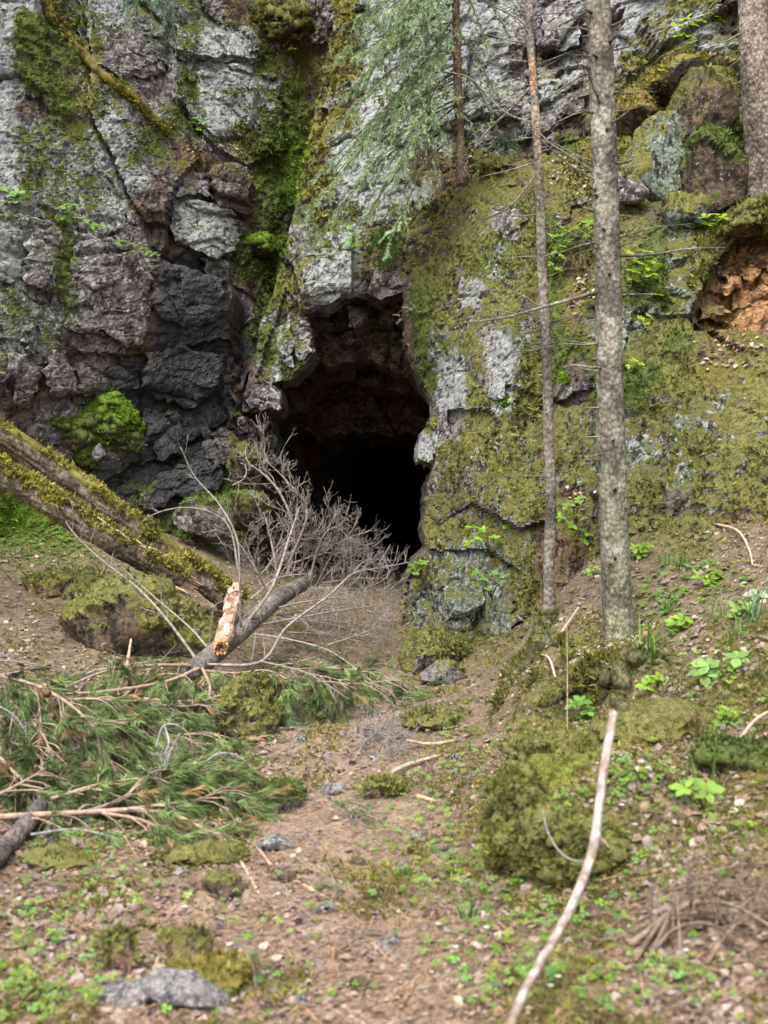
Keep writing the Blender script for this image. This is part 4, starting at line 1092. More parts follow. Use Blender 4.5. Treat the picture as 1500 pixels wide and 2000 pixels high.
# ------------------------------------------------------------------ needles, blades
def needles(P, D, L, nper, nlen, width, ang, seed, droop=0.0, col=(.05, .11, .04), cvar=.35, tip=0.0):
    """Triangles of conifer needles set round many shoots at once."""
    r = np.random.default_rng(seed); n = len(P)
    P, D = np.repeat(P, nper, 0), unit(np.repeat(D, nper, 0)); L = np.repeat(np.broadcast_to(L, n), nper)
    k = len(P)
    u = unit(np.cross(D, r.normal(size=(k, 3)))); 
    t = r.random(k)
    a = ang * (1.0 - tip * t) * r.uniform(.75, 1.25, k)
    d = unit(D * np.cos(a)[:, None] + u * np.sin(a)[:, None] + np.array([0, 0, -droop]))
    b = P + D * (L * t)[:, None]
    s = unit(np.cross(d, r.normal(size=(k, 3)))) * (width * .5 * r.uniform(.7, 1.3, k))[:, None]
    ln = (nlen * r.uniform(.7, 1.2, k))[:, None]
    V = np.stack([b - s, b + s, b + d * ln], 1).reshape(-1, 3)
    c = np.asarray(col) * (1 + cvar * r.uniform(-1, 1, (n, 1))); c = np.repeat(np.repeat(c, nper, 0) * (1 + .25 * r.uniform(-1, 1, (k, 1))), 3, 0)
    return V, np.arange(3 * k).reshape(-1, 3), np.clip(c, .005, 1)

def soft_branch(parent, root, tip, droop, ntw, twl, seed, col, dens=1.0, wood=(.55, .45, .38), bark=None, sag=.25):
    """A living spruce branch: bowed axis, side twigs hanging on both sides, short needles all along."""
    r = np.random.default_rng(seed)
    root, tip = np.asarray(root, float), np.asarray(tip, float)
    L = np.linalg.norm(tip - root)
    mid = .5 * (root + tip) + np.array([0, 0, sag * L * .4])
    A = spline([root, mid, tip], 14)
    V, F = tube(A, [.010, .006, .002], 5)
    b = mk('branch', V, F, bark or M_REDBARK, parent, {'col': np.asarray(wood)})
    S, D, LL = [], [], []
    T, U, B = frames(A)
    g = Geo()
    for k in range(ntw):
        t = .18 + .82 * (k + r.random()) / ntw
        i = min(13, int(t * 13)); side = 1 if k % 2 else -1
        d = unit(T[i] * .75 + side * np.cross(T[i], [0, 0, 1]) * .75 + np.array([0, 0, -droop * r.uniform(.4, 1.2)]) + r.normal(size=3) * .18)
        ln = twl * (1.15 - .7 * t) * r.uniform(.6, 1.2)
        p0 = A[i]; p1 = p0 + d * ln * .5; p2 = p1 + unit(d + np.array([0, 0, -droop * .8])) * ln * .5
        Q = spline([p0, p1, p2], 5)
        v, f = tube(Q, [.003, .0015], 3); g.add(v, f, np.array([.10, .075, .05]))
        for q0, q1 in zip(Q[:-1], Q[1:]):
            S.append(q0); D.append(q1 - q0); LL.append(np.linalg.norm(q1 - q0))
        for s in range(3):
            q = Q[1 + s]; dd = unit(d + r.normal(size=3) * .55 + np.array([0, 0, -droop * .6])); l2 = ln * r.uniform(.2, .4)
            S.append(q); D.append(dd); LL.append(l2)
    for q0, q1 in zip(A[4:-1], A[5:]):
        S.append(q0); D.append(q1 - q0); LL.append(np.linalg.norm(q1 - q0))
    S, D, LL = np.array(S), np.array(D), np.array(LL)
    V, F, c = needles(S, D, LL, int(24 * dens), .028, .0056, 1.0, seed, .15, col, .35, .4)
    mk('needles', V, F, M_NEEDLE, b, {'col': c})
    g.build('side_twigs', M_TWIG, b)
    return b

# young spruce in front of the pillar
t4 = thing('spruce_sapling', 'young spruce with drooping pale green branches hanging before the pillar', 'tree')
pts = [W(899, 362, 12.6), W(897, 250, 12.6), W(892, 100, 12.6), W(889, 0, 12.6), W(884, -250, 12.6), W(880, -500, 12.6)]
_, P4 = trunk_mesh('trunk', pts, [.052, .047, .043, .040, .03, .02], M_REDBARK, t4, 16, 140, .003, 14)
GS = (.32, .43, .23)  # needle green brightened, sky sheen put into the colour
BR = [(-200, 640, -40, -.9), (-150, 700, 10, -.7), (-120, 690, 60, -.5), (-60, 720, 110, -.8), (-30, 700, 150, -.6), (0, 740, 190, -.9), (20, 680, 175, -.4), (50, 760, 250, -.8), (80, 720, 260, -.6), (90, 690, 290, -.7), (120, 640, 330, -.5),
      (150, 690, 350, -.9), (170, 610, 390, -.8), (190, 650, 410, -.5), (200, 760, 330, -1.0), (-80, 790, 130, -.7), (-40, 800, 60, -.9), (230, 590, 480, -.7), (240, 700, 430, -.8), (250, 740, 500, -.9), (130, 790, 300, -1.0), (-240, 720, -60, -1.0), (60, 680, 110, -.9), (-20, 660, 50, -.6), (10, 640, 120, -.8), (40, 650, 200, -.6), (-10, 730, 30, -1.0), (90, 640, 250, -.9), (-60, 760, 80, -.4), (160, 600, 350, -.6), (200, 680, 470, -.4), (-90, 850, 40, -.8), (30, 830, 160, -.8), (100, 760, 200, -.5), (140, 580, 430, -.5)]
for k, (sy, ex, ey, dY) in enumerate(BR):
    p = at_py(P4, sy)
    tone = random.uniform(.8, 1.2)
    soft_branch(t4, p, W(ex + 10, ey, 12.6 + dY), .35, 18, .46, 900 + k, tuple(c * tone for c in GS), 1.0)
for k, (sy, ex, ey, dY) in enumerate([(-100, 990, 60, -.3), (-50, 960, 130, -.5), (60, 970, 190, -.2), (-150, 1010, 20, -.4), (130, 975, 260, -.4)]):
    p = at_py(P4, sy); soft_branch(t4, p, W(ex, ey, 12.6 + dY), .3, 9, .26, 940 + k, tuple(c * .75 for c in GS), .8)
for k in range(34):       # bare lower branches
    p = at_py(P4, random.uniform(-100, 340)); a = random.uniform(0, 6.28); l = random.uniform(.4, 1.3)
    e = p + np.array([math.cos(a) * l, -abs(math.sin(a)) * l * .6, random.uniform(-.5, .15) * l])
    stub(None, t4, p, e, .006, .002, M_TWIG, .1, (.17, .13, .105))
# slim grey stem beside it
t5 = thing('spruce_sapling', 'slim grey dead stem left of the young spruce', 'tree')
pts = [W(838, 330, 13.0), W(836, 200, 12.9), W(834, 60, 12.9), W(833, -100, 12.9), W(830, -400, 12.9)]
_, P5 = trunk_mesh('trunk', pts, [.030, .027, .025, .02, .012], M_SPRUCE, t5, 12, 100, .002, 15)
for k in range(14):
    p = at_py(P5, random.uniform(-50, 300)); a = random.uniform(0, 6.28); l = random.uniform(.3, .9)
    stub(None, t5, p, p + np.array([math.cos(a) * l, -abs(math.sin(a)) * l * .5, random.uniform(-.3, .2) * l]), .005, .002, M_TWIG, .1, (.17, .14, .115))
# low spruce twigs growing at the top left and over the lip of the cave
t6 = thing('spruce_sapling', 'small pale spruce seedling hanging at the top left of the wall', 'tree')
r0 = W(285, -60, 13.4)
V, F = tube(spline([r0 + np.array([0, .6, .1]), r0, W(292, 10, 13.2)], 10), [.014, .01, .004], 6); mk('trunk', V, F, M_REDBARK, t6, {'col': np.ones(3)})
for k, (ex, ey) in enumerate([(235, 30), (262, 55), (300, 70), (325, 50), (345, 40), (320, 10), (250, 5)]):
    soft_branch(t6, r0, W(ex, ey, 13.0), .3, 8, .2, 960 + k, (.15, .24, .155), 1.1)
t7 = thing('spruce_sapling', 'dark green spruce sprig hanging over the lip of the cave', 'tree')
p, n_ = cliff_hit(745, 455)
V, F = tube(spline([p, p + np.array([.02, -.15, .05]), p + np.array([.05, -.3, .0])], 8), [.01, .008, .004], 6); mk('trunk', V, F, M_REDBARK, t7, {'col': np.ones(3)})
for k, (ex, ey) in enumerate([(725, 490), (745, 505), (762, 512), (778, 495), (790, 470), (735, 470)]):
    soft_branch(t7, p + np.array([.03, -.2, .03]), W(ex, ey, p[1] - .35), .3, 7, .15, 980 + k, (.10, .175, .045), 1.1)
t8 = thing('spruce_sapling', 'little spruce twig tuft behind the thin trunk on the terrace', 'tree')
p, n_ = cliff_hit(990, 300)
V, F = tube(spline([p, p + np.array([0, -.1, .15]), p + np.array([0, -.2, .25])], 8), [.01, .008, .004], 6); mk('trunk', V, F, M_REDBARK, t8, {'col': np.ones(3)})
for k, (ex, ey) in enumerate([(960, 290), (975, 275), (1000, 285), (1010, 300), (985, 310)]):
    soft_branch(t8, p + np.array([0, -.12, .15]), W(ex, ey, p[1] - .3), .3, 6, .15, 990 + k, (.10, .165, .08), 1.0)

# ------------------------------------------------------------------ fallen logs
def log(name, label, pts, R, seed, endcol):
    t = thing(name, label, 'log', 'fallen mossy logs')
    P = spline([W(*p) for p in pts], 200)
    def d(tt, a, r):
        x, y = np.cos(a), np.sin(a)
        rid = 1 - 2 * np.abs(fbm(x * 4.5, y * 4.5, tt * 9, seed=seed, octv=2))
        return .010 * rid + .012 * fbm(x * 2, y * 2, tt * 14, seed=seed + 1) + .006 * vnoise(x * 14, y * 14, tt * 30, seed=seed + 2)
    V, F = tube(P, R, 48, d)
    mk('trunk', V, F, M_LOGBARK, t, {'col': np.ones(3)})
    # moss along the top as a raised skin
    T, U, B = frames(P)
    nr, ns = 200, 23
    g = Geo()
    tt = np.linspace(0, 1, nr)[:, None] * np.ones(ns); an = np.linspace(-1.15, 1.15, ns)[None] * np.ones((nr, 1))
    Rr = np.interp(np.linspace(0, 1, nr), np.linspace(0, 1, len(R)), R)[:, None]
    up = unit(np.array([0, -.35, 1.0]) - T * (T @ np.array([0, -.35, 1.0]))[:, None]); sd = np.cross(T, up)
    m = .72 - np.abs(an) * .72 + .75 * fbm(tt * 26, an * 2.2, seed=seed + 5)
    rr = Rr + np.where(m > .25, .010 + .022 * np.clip(m, 0, 1), -.02) + .012 * fbm(tt * 90, an * 9, seed=seed + 6, octv=3)
    Vm = P[:, None] + rr[..., None] * (np.cos(an)[..., None] * up[:, None] + np.sin(an)[..., None] * sd[:, None])
    i, j = np.meshgrid(np.arange(nr - 1), np.arange(ns - 1), indexing='ij')
    Fm = np.stack([i * ns + j, i * ns + j + 1, (i + 1) * ns + j + 1, (i + 1) * ns + j], -1).reshape(-1, 4)
    Vm = Vm.reshape(-1, 3); Nm = unit(Vm - np.repeat(P, ns, 0))
    c = np.array([.270, .240, .060])
    mk('moss_skin', Vm, Fm, M_MOSS, t, {'col': np.tile(c * .7, (len(Vm), 1)) * (1 + .35 * fbm(tt * 40, an * 4, seed=seed + 7)).reshape(-1, 1)})
    for k in range(3): SCATTER.append((Vm + RNG.normal(size=Vm.shape) * .008, Nm, np.where(m > .3, .68, 0).ravel(), np.tile(c, (len(Vm), 1)), None))
    return t, P
lg1, PL1 = log('fallen_log', 'front fallen log with yellow moss on top and a pale broken end', [(-420, 670, 9.0), (-150, 822, 9.5), (0, 924, 9.7), (75, 970, 9.8), (125, 1002, 9.85), (250, 1077, 10.0), (355, 1132, 10.2)], [.086, .086, .086, .085, .08], 31, 0)
lg2, PL2 = log('fallen_log', 'rear fallen log with mossy top reaching the dead brush', [(-420, 580, 9.7), (-150, 755, 10.1), (0, 848, 10.3), (150, 950, 10.45), (200, 986, 10.5), (300, 1060, 10.6), (400, 1136, 10.7), (460, 1183, 10.8)], [.088, .088, .09, .095, .1], 32, 0)
# splintered pale wood at the end of the front log
g = Geo(); e = PL1[-1]; T = unit(PL1[-1] - PL1[-6])
for k in range(46):
    a = random.uniform(0, 6.28); q = random.uniform(.02, .1)
    o_ = np.array([math.cos(a) * q * .7, -abs(math.sin(a)) * q * .6 - .02, math.sin(a) * q])
    l = random.uniform(.04, .16)
    V, F = tube(np.array([e + o_ - T * .12, e + o_ + T * l * .4, e + o_ + T * l]), [.013, .010, .002], 4); g.add(V, F, np.array([.52, .37, .24]) * random.uniform(.7, 1.2))
g.build('broken_end', M_WOOD, lg1, False)
g = Geo()
for k in range(30):      # torn pale strip along its upper edge
    i = random.randrange(130, 196); b = PL1[i]; tt = unit(PL1[i + 2] - PL1[i - 2])
    o_ = np.array([0.03, -.06, .105 + random.uniform(-.02, .015)])
    V, F = tube(np.array([b + o_ - tt * .07, b + o_ + [0, 0, .008], b + o_ + tt * .08]), [.003, .012, .003], 4); g.add(V, F, np.array([.50, .38, .27]) * random.uniform(.7, 1.2))
g.build('torn_strip', M_WOOD, lg1, False)

# ------------------------------------------------------------------ the broken, fallen pine
pine = thing('fallen_pine', 'fallen pine trunk with bare grey branches and green needled boughs', 'tree')
PP = spline([W(372, 1312, 8.45), W(400, 1292, 8.7), W(470, 1232, 9.3), W(540, 1172, 10.1), (np.array(W(610, 1130, 11.6)))], 90)
V, F = tube(PP, [.062, .072, .075, .07, .06], 22, bark_disp(51, .005)); mk('trunk', V, F, M_PINEBARK, pine, {'col': np.ones(3)})
snag = thing('snapped_trunk', 'snapped pine trunk with flaking pink bark and orange splintered end', 'tree')
SP = spline([W(432, 1262, 8.75), W(445, 1215, 9.15), W(452, 1190, 9.4), W(458, 1165, 9.75), W(463, 1145, 10.1)], 70)
def d_sn(t, a, r): return .010 * fbm(np.cos(a) * 3, np.sin(a) * 3, t * 16, seed=52) + .010 * (vnoise(np.cos(a) * 2, np.sin(a) * 2, t * 9, seed=53) > .1)
V, F = tube(SP, [.052, .052, .048, .04, .028], 30, d_sn)
c = np.where((fbm(V[:, 0] * 12, V[:, 1] * 12, V[:, 2] * 12, seed=54) > -.05)[:, None], np.array([.22, .13, .09]), np.array([.36, .25, .185]))
mk('trunk', V, F, M_WOOD, snag, {'col': c})
g = Geo(); T = unit(SP[0] - SP[5]); U = unit(np.cross(T, [0, 0, 1])); B = np.cross(T, U)
for k in range(110):
    a = random.uniform(0, 6.28); q = .050 * math.sqrt(random.random()); l = random.uniform(.012, .05) * (1.5 if q > .045 else .6)
    b = SP[0] + U * math.cos(a) * q + B * math.sin(a) * q
    V, F = tube(np.array([b - T * .03, b + T * l * .6, b + T * l]), [.009, .007, .002], 4)
    g.add(V, F, np.array([.46, .27, .12]) * random.uniform(.6, 1.2) if q > .017 else np.array([.05, .03, .02]))
g.build('splintered_end', M_WOOD, snag, False)
g = Geo()
for k in range(60):      # flakes of bark standing off the snag
    i = random.randrange(3, 60); a = random.uniform(0, 6.28); T, U, B = [v[i] for v in frames(SP)]
    o_ = U * math.cos(a) + B * math.sin(a); c0 = SP[i] + o_ * .053; s_ = np.cross(T, o_)
    w, l = random.uniform(.012, .03), random.uniform(.02, .06)
    V = np.array([c0 - s_ * w - T * l, c0 + s_ * w - T * l * .6, c0 + s_ * w * .6 + T * l + o_ * .02, c0 - s_ * w * .8 + T * l * .8 + o_ * .012])
    g.add(V, np.array([[0, 1, 2, 3]]), np.array([.55, .40, .31]) * random.uniform(.6, 1.15))
g.build('bark_flakes', M_WOOD, snag, False)['kind'] = 'stuff'

TW = np.array([.265, .236, .208])
def dead_branch(parent, pts, r, seed, sub=10, sublen=.35, lev=2, up=.5, col=TW, name='branch', mat=None, side=1.0):
    """A bare branch with twigs and twiglets that curl upwards; one mesh."""
    rr = np.random.default_rng(seed)
    A = spline([np.asarray(p, float) for p in pts], 4 + 5 * len(pts))
    g = Geo(); V, F = tube(A, [r, r * .75, r * .3], 5); g.add(V, F, col * rr.uniform(.75, 1.1))
    def twig(p, d, ln, rad, lv):
        q = [p]; dd = d
        for s in range(3):
            dd = unit(dd + np.array([0, 0, up * .28]) + rr.normal(size=3) * .2)
            q.append(q[-1] + dd * ln / 3)
        Q = spline(q, 6); v, f = tube(Q, [rad, rad * .5], 3); g.add(v, f, col * rr.uniform(.65, 1.25))
        if lv > 0:
            for s in range(int(rr.integers(3, 6))):
                i = int(rr.integers(1, 5)); t = unit(Q[i + 1] - Q[i])
                twig(Q[i], unit(t * .8 + rr.normal(size=3) * .65), ln * rr.uniform(.3, .6), max(rad * .6, .0018), lv - 1)
    T, U, B = frames(A)
    for k in range(sub):
        i = int(len(A) * (.15 + .83 * (k + rr.random()) / sub)); i = min(i, len(A) - 2)
        d = unit(T[i] * .7 + side * (U[i] * rr.normal() + B[i] * rr.normal()) * .8 + np.array([0, 0, up * .4]))
        twig(A[i], d, sublen * rr.uniform(.5, 1.2), max(r * .4, .003), lev - 1)
    return g.build(name, mat or M_TWIG, parent)

B1 = [  # bare branches of the pine: points (px, py, depth), radius, twigs
    ([(392, 1300, 8.6), (330, 1215, 8.8), (270, 1150, 9.0), (200, 1095, 9.1), (150, 1048, 9.15), (118, 1005, 9.2)], .013, 9, .22),
    ([(405, 1265, 8.9), (370, 1225, 9.0), (300, 1165, 9.15), (245, 1115, 9.2)], .011, 4, .14),
    ([(410, 1262, 9.0), (418, 1190, 8.9), (440, 1170, 8.9)], .006, 1, .1),
    ([(470, 1232, 9.2), (468, 1120, 9.1), (462, 1050, 9.1), (428, 985, 9.2), (380, 930, 9.3), (352, 872, 9.3)], .010, 5, .12),
    ([(466, 1120, 9.3), (450, 1035, 9.4), (410, 1000, 9.4), (350, 992, 9.4), (290, 1010, 9.4), (250, 1050, 9.5)], .009, 3, .1),
    ([(462, 1240, 9.3), (530, 1150, 9.5), (565, 1050, 9.7), (585, 990, 9.8)], .015, 3, .16),
    ([(395, 1298, 8.6), (508, 1293, 8.5), (560, 1225, 8.7), (640, 1165, 9.0), (690, 1120, 9.2), (740, 1110, 9.4), (800, 1098, 9.6)], .012, 6, .22),
    ([(690, 1120, 9.2), (706, 1100, 9.3), (736, 1088, 9.3)], .006, 5, .12),
    ([(495, 1238, 9.3), (560, 1248, 9.2), (640, 1270, 9.1), (700, 1310, 8.9), (740, 1345, 8.7)], .009, 2, .2),
    ([(500, 1222, 9.5), (590, 1205, 9.6), (680, 1190, 9.9), (760, 1180, 10.2)], .010, 6, .3),
    ([(530, 1190, 9.9), (600, 1175, 10.0), (680, 1172, 10.3), (770, 1230, 10.4)], .009, 6, .3),
    ([(500, 1235, 9.2), (490, 1290, 9.0), (470, 1270, 8.9)], .006, 1, .1),
    ([(510, 1292, 8.5), (600, 1315, 8.2), (680, 1365, 7.6)], .008, 3, .2),
]
for k, (pts, r, sb, sl) in enumerate(B1):
    dead_branch(pine, [W(*p) for p in pts], r, 200 + k, sb, sl, 2, .5, TW * np.array([.85, .86, .88]))

# heap of dead twiggy brush in front of the cave mouth
brush = thing('dead_brush', 'heap of dead leafless grey-brown branches in front of the cave mouth', 'brushwood')
B2 = [([(560, 1130, 11.2), (575, 1040, 11.2), (545, 960, 11.2), (500, 915, 11.2), (470, 905, 11.1)], .014, 22, .38),
      ([(560, 1110, 11.0), (600, 1000, 11.0), (560, 940, 11.0), (520, 900, 11.0)], .011, 20, .34),
      ([(545, 1140, 10.8), (530, 1060, 10.8), (515, 1000, 10.8)], .010, 14, .3),
      ([(580, 1150, 11.3), (600, 1060, 11.2), (612, 1010, 11.1)], .011, 12, .28),
      ([(600, 1150, 11.2), (625, 1060, 11.2), (655, 1030, 11.2), (690, 1060, 11.2)], .010, 26, .34),
      ([(610, 1160, 11.3), (645, 1090, 11.3), (680, 1050, 11.3), (700, 1075, 11.3)], .010, 26, .34),
      ([(600, 1170, 11.4), (650, 1110, 11.5), (695, 1085, 11.6), (720, 1100, 11.6)], .010, 22, .32),
      ([(520, 1150, 10.7), (480, 1080, 10.8), (450, 1040, 10.9)], .009, 18, .34),
      ([(530, 1170, 10.5), (500, 1110, 10.4), (480, 1060, 10.4)], .009, 18, .32),
      ([(600, 1190, 11.0), (680, 1180, 11.2), (760, 1200, 11.4)], .010, 20, .36),
      ([(610, 1210, 10.8), (700, 1220, 11.0), (770, 1235, 11.2)], .010, 20, .34),
      ([(600, 1230, 10.6), (690, 1245, 10.7), (760, 1262, 10.8)], .009, 18, .32),
      ([(620, 1140, 11.6), (700, 1130, 11.9), (760, 1130, 12.2)], .010, 18, .34),
      ([(560, 1200, 10.6), (620, 1190, 10.6), (690, 1200, 10.7)], .009, 16, .32),
      ([(570, 1100, 11.5), (640, 1080, 11.7), (680, 1100, 11.8)], .008, 18, .30),
      ([(500, 1130, 11.0), (560, 1080, 11.2), (620, 1090, 11.4)], .009, 18, .30),
      ([(490, 1170, 10.4), (540, 1130, 10.6), (600, 1120, 10.8)], .009, 18, .30),
      ([(540, 1200, 10.2), (620, 1215, 10.3), (720, 1235, 10.4)], .009, 22, .34), ([(560, 1235, 10.0), (640, 1240, 10.1), (740, 1262, 10.2)], .008, 22, .32), ([(600, 1150, 10.9), (680, 1150, 11.1), (750, 1170, 11.3)], .009, 22, .34),
      ([(640, 1260, 9.9), (700, 1240, 10.3), (770, 1210, 10.8)], .008, 20, .3), ([(520, 1110, 10.9), (560, 1060, 11.0), (640, 1050, 11.2)], .008, 20, .3)]
for k, (pts, r, sb, sl) in enumerate(B2):
    dead_branch(brush, [W(*p) for p in pts], r * 1.1, 300 + k, int(sb * .6), sl * 1.05, 3, .7, TW * np.array([1.0, .96, .94]) * random.uniform(.7, 1.25))

# green boughs of the pine
GP = (.130, .185, .066)
def bough(pts, r, nside, seed, lenside=.30, tone=1.0, lift=.1, wood=(.62, .47, .36), dens=52):
    rr = np.random.default_rng(seed)
    A = spline([W(*p) for p in pts], 6 * len(pts))
    V, F = tube(A, [r, r * .8, r * .45], 7, bark_disp(seed, .0015)); b = mk('bough', V, F, M_WOOD, pine, {'col': np.array([.33, .235, .175]) * rr.uniform(.8, 1.15)})
    T, U, B = frames(A)
    S, D, g = [], [], Geo()
    for k in range(nside):
        i = min(len(A) - 2, int(len(A) * (.12 + .86 * (k + rr.random()) / nside)))
        d = unit(T[i] * .7 + np.cross(T[i], [0, 0, 1]) * rr.choice([-1, 1]) * rr.uniform(.3, 1) + np.array([0, 0, rr.uniform(-.75, .10)]))
        ln = lenside * rr.uniform(.5, 1.2)
        Q = spline([A[i], A[i] + d * ln * .5 + [0, 0, .02], A[i] + unit(d + np.array([0, 0, -.15])) * ln], 6)
        v, f = tube(Q, [.0055, .003], 4); g.add(v, f, np.array([.27, .205, .155]) * rr.uniform(.7, 1.2))
        for s in range(int(rr.integers(4, 8))):
            q = Q[int(rr.integers(2, 6))]; dd = unit(d + rr.normal(size=3) * .55 + np.array([0, 0, -.25])); l2 = rr.uniform(.04, .12)
            v, f = tube(np.array([q, q + dd * l2]), [.003, .002], 3); g.add(v, f, np.array([.24, .19, .14]))
            S.append(q + dd * l2 * .4); D.append(dd)
        S.append(Q[-1] - (Q[-1] - Q[-2]) * .5); D.append(Q[-1] - Q[-2])
    S, D = np.array(S), np.array(D)
    gz = ground_z(S[:, 0], S[:, 1]) + .03
    S[:, 2] = np.maximum(S[:, 2], gz)
    V, F, c = needles(S, D, .10, dens, .066, .0052, .62, seed, .28, np.array(GP) * tone, .75, .35)
    dead = np.repeat(rr.random(len(S)) < .09, dens * 3)
    c[dead] = c[dead].mean(1, keepdims=True) * np.array([1.9, 1.25, .62])
    mk('needles', V, F, M_NEEDLE, b, {'col': c}); g.build('side_twigs', M_TWIG, b)
BG = [([(385, 1300, 8.5), (300, 1300, 8.2), (210, 1310, 7.9), (110, 1350, 7.6)], .014, 14), ([(390, 1305, 8.4), (330, 1330, 8.0), (250, 1345, 7.6), (140, 1355, 7.3), (40, 1345, 7.1)], .014, 18),
      ([(-60, 1312, 6.9), (40, 1330, 6.9), (125, 1368, 6.8), (195, 1430, 6.7)], .015, 20), ([(120, 1368, 6.9), (200, 1365, 7.1), (270, 1372, 7.3), (340, 1380, 7.5), (420, 1378, 7.7)], .011, 18),
      ([(190, 1408, 6.9), (250, 1412, 7.0), (310, 1432, 7.1)], .010, 12), ([(280, 1365, 7.6), (360, 1370, 7.7), (430, 1365, 7.8), (480, 1360, 7.9)], .010, 14), ([(20, 1370, 6.8), (80, 1430, 6.6), (110, 1500, 6.4)], .010, 18),
      ([(0, 1400, 6.7), (60, 1470, 6.5), (150, 1540, 6.3)], .010, 20), ([(150, 1420, 6.8), (210, 1480, 6.7), (240, 1540, 6.5)], .010, 20), ([(230, 1420, 7.0), (290, 1480, 6.9), (330, 1500, 6.8)], .010, 18),
      ([(395, 1305, 8.3), (410, 1345, 8.0), (395, 1400, 7.7), (370, 1450, 7.4)], .011, 18), ([(400, 1310, 8.3), (460, 1315, 8.2), (520, 1310, 8.2), (570, 1330, 8.1)], .010, 12),
      ([(-40, 1598, 5.6), (60, 1592, 5.7), (180, 1586, 5.8), (270, 1582, 5.85), (350, 1596, 5.9), (412, 1628, 5.8)], .016, 20), ([(170, 1586, 5.8), (240, 1560, 6.0), (280, 1520, 6.1), (320, 1498, 6.3)], .012, 18),
      ([(200, 1588, 5.8), (270, 1600, 5.8), (330, 1622, 5.75), (400, 1628, 5.7)], .009, 14), ([(100, 1560, 5.9), (180, 1535, 6.1), (230, 1525, 6.2)], .009, 14), ([(-20, 1560, 5.9), (40, 1530, 6.0), (90, 1500, 6.2)], .010, 14),
      ([(250, 1580, 5.9), (330, 1570, 6.0), (390, 1560, 6.1), (425, 1545, 6.2)], .009, 16), ([(0, 1480, 6.3), (80, 1560, 6.1), (150, 1600, 5.9)], .009, 14), ([(-60, 1420, 6.6), (20, 1450, 6.5), (80, 1460, 6.5)], .010, 14),
      ([(300, 1560, 6.1), (360, 1520, 6.3), (400, 1500, 6.5)], .008, 14), ([(330, 1440, 7.2), (400, 1430, 7.4), (440, 1440, 7.5)], .008, 12),
      ([(510, 1293, 8.5), (590, 1312, 8.4), (670, 1330, 8.3)], .007, 12), ([(560, 1296, 9.0), (650, 1304, 9.0), (740, 1315, 9.0)], .007, 12), ([(620, 1330, 8.2), (700, 1335, 8.4), (800, 1325, 8.8)], .006, 10)]
for k, (pts, r, ns) in enumerate(BG):
    bough(pts, r, ns, 400 + k, tone=random.uniform(.8, 1.25))
# grey dead twigs among the boughs
for k, (pts, r) in enumerate([([(305, 1460, 6.3), (318, 1420, 6.3), (345, 1416, 6.3), (372, 1440, 6.3), (376, 1490, 6.3)], .006), ([(322, 1420, 6.3), (330, 1450, 6.25), (318, 1480, 6.2)], .006), ([(352, 1432, 6.2), (332, 1470, 6.2), (325, 1500, 6.1)], .005),
                          ([(392, 1500, 6.9), (425, 1472, 6.9), (470, 1480, 6.9), (510, 1520, 6.8)], .007), ([(0, 1290, 7.6), (60, 1296, 7.7), (130, 1310, 7.8)], .006), ([(130, 1345, 7.8), (170, 1315, 8.0), (240, 1300, 8.2), (330, 1285, 8.4)], .008),
                          ([(-20, 1370, 6.6), (30, 1400, 6.6), (60, 1450, 6.5)], .006), ([(60, 1630, 5.5), (150, 1620, 5.6), (240, 1640, 5.5)], .006)]):
    dead_branch(pine, [W(*p) for p in pts], r, 500 + k, 4, .14, 2, .2, np.array([.30, .29, .28]))
for (px, py, Y) in [(92, 1345, 6.7), (100, 1392, 6.7), (132, 1394, 6.7), (160, 1402, 6.7), (382, 1370, 7.6), (376, 1390, 7.5), (408, 1632, 5.7)]:      # cones
    a = np.linspace(0, 1, 8)[:, None] * np.array([0, 0, -.05]); V, F = tube(W(px, py, Y) + a, [.006, .016, .021, .02, .014, .004], 12, lambda t, an, r: .005 * np.sin(an * 6 + t * 60))
    mk('cone', V, F, M_TWIG, pine, {'col': np.array([.12, .075, .05])})

# mossy root lying along the diagonal ledge of the left wall
q = []
for (px, py) in [(82, -10), (95, 30), (120, 62), (160, 112), (205, 150), (255, 190), (300, 238), (330, 262)]:
    p, n_ = cliff_hit(px, py); q.append(p + n_ * .03)
P = spline(q, 60); V, F = tube(P, [.06, .06, .055, .045, .035, .02], 14, bark_disp(57, .03))
o = mk('mossy_root', V, F, M_MOSS, None, {'col': np.array([.17, .145, .035])})
tag(o, 'thick moss covered root running diagonally down the left wall', 'root')
n = unit(V[:-2] - np.repeat(P, 14, 0))
for k in range(3): SCATTER.append((V[:-2] + RNG.normal(size=(len(n), 3)) * .012, n, np.full(len(n), .8), np.tile(np.array([.19, .165, .035]), (len(n), 1)), None))

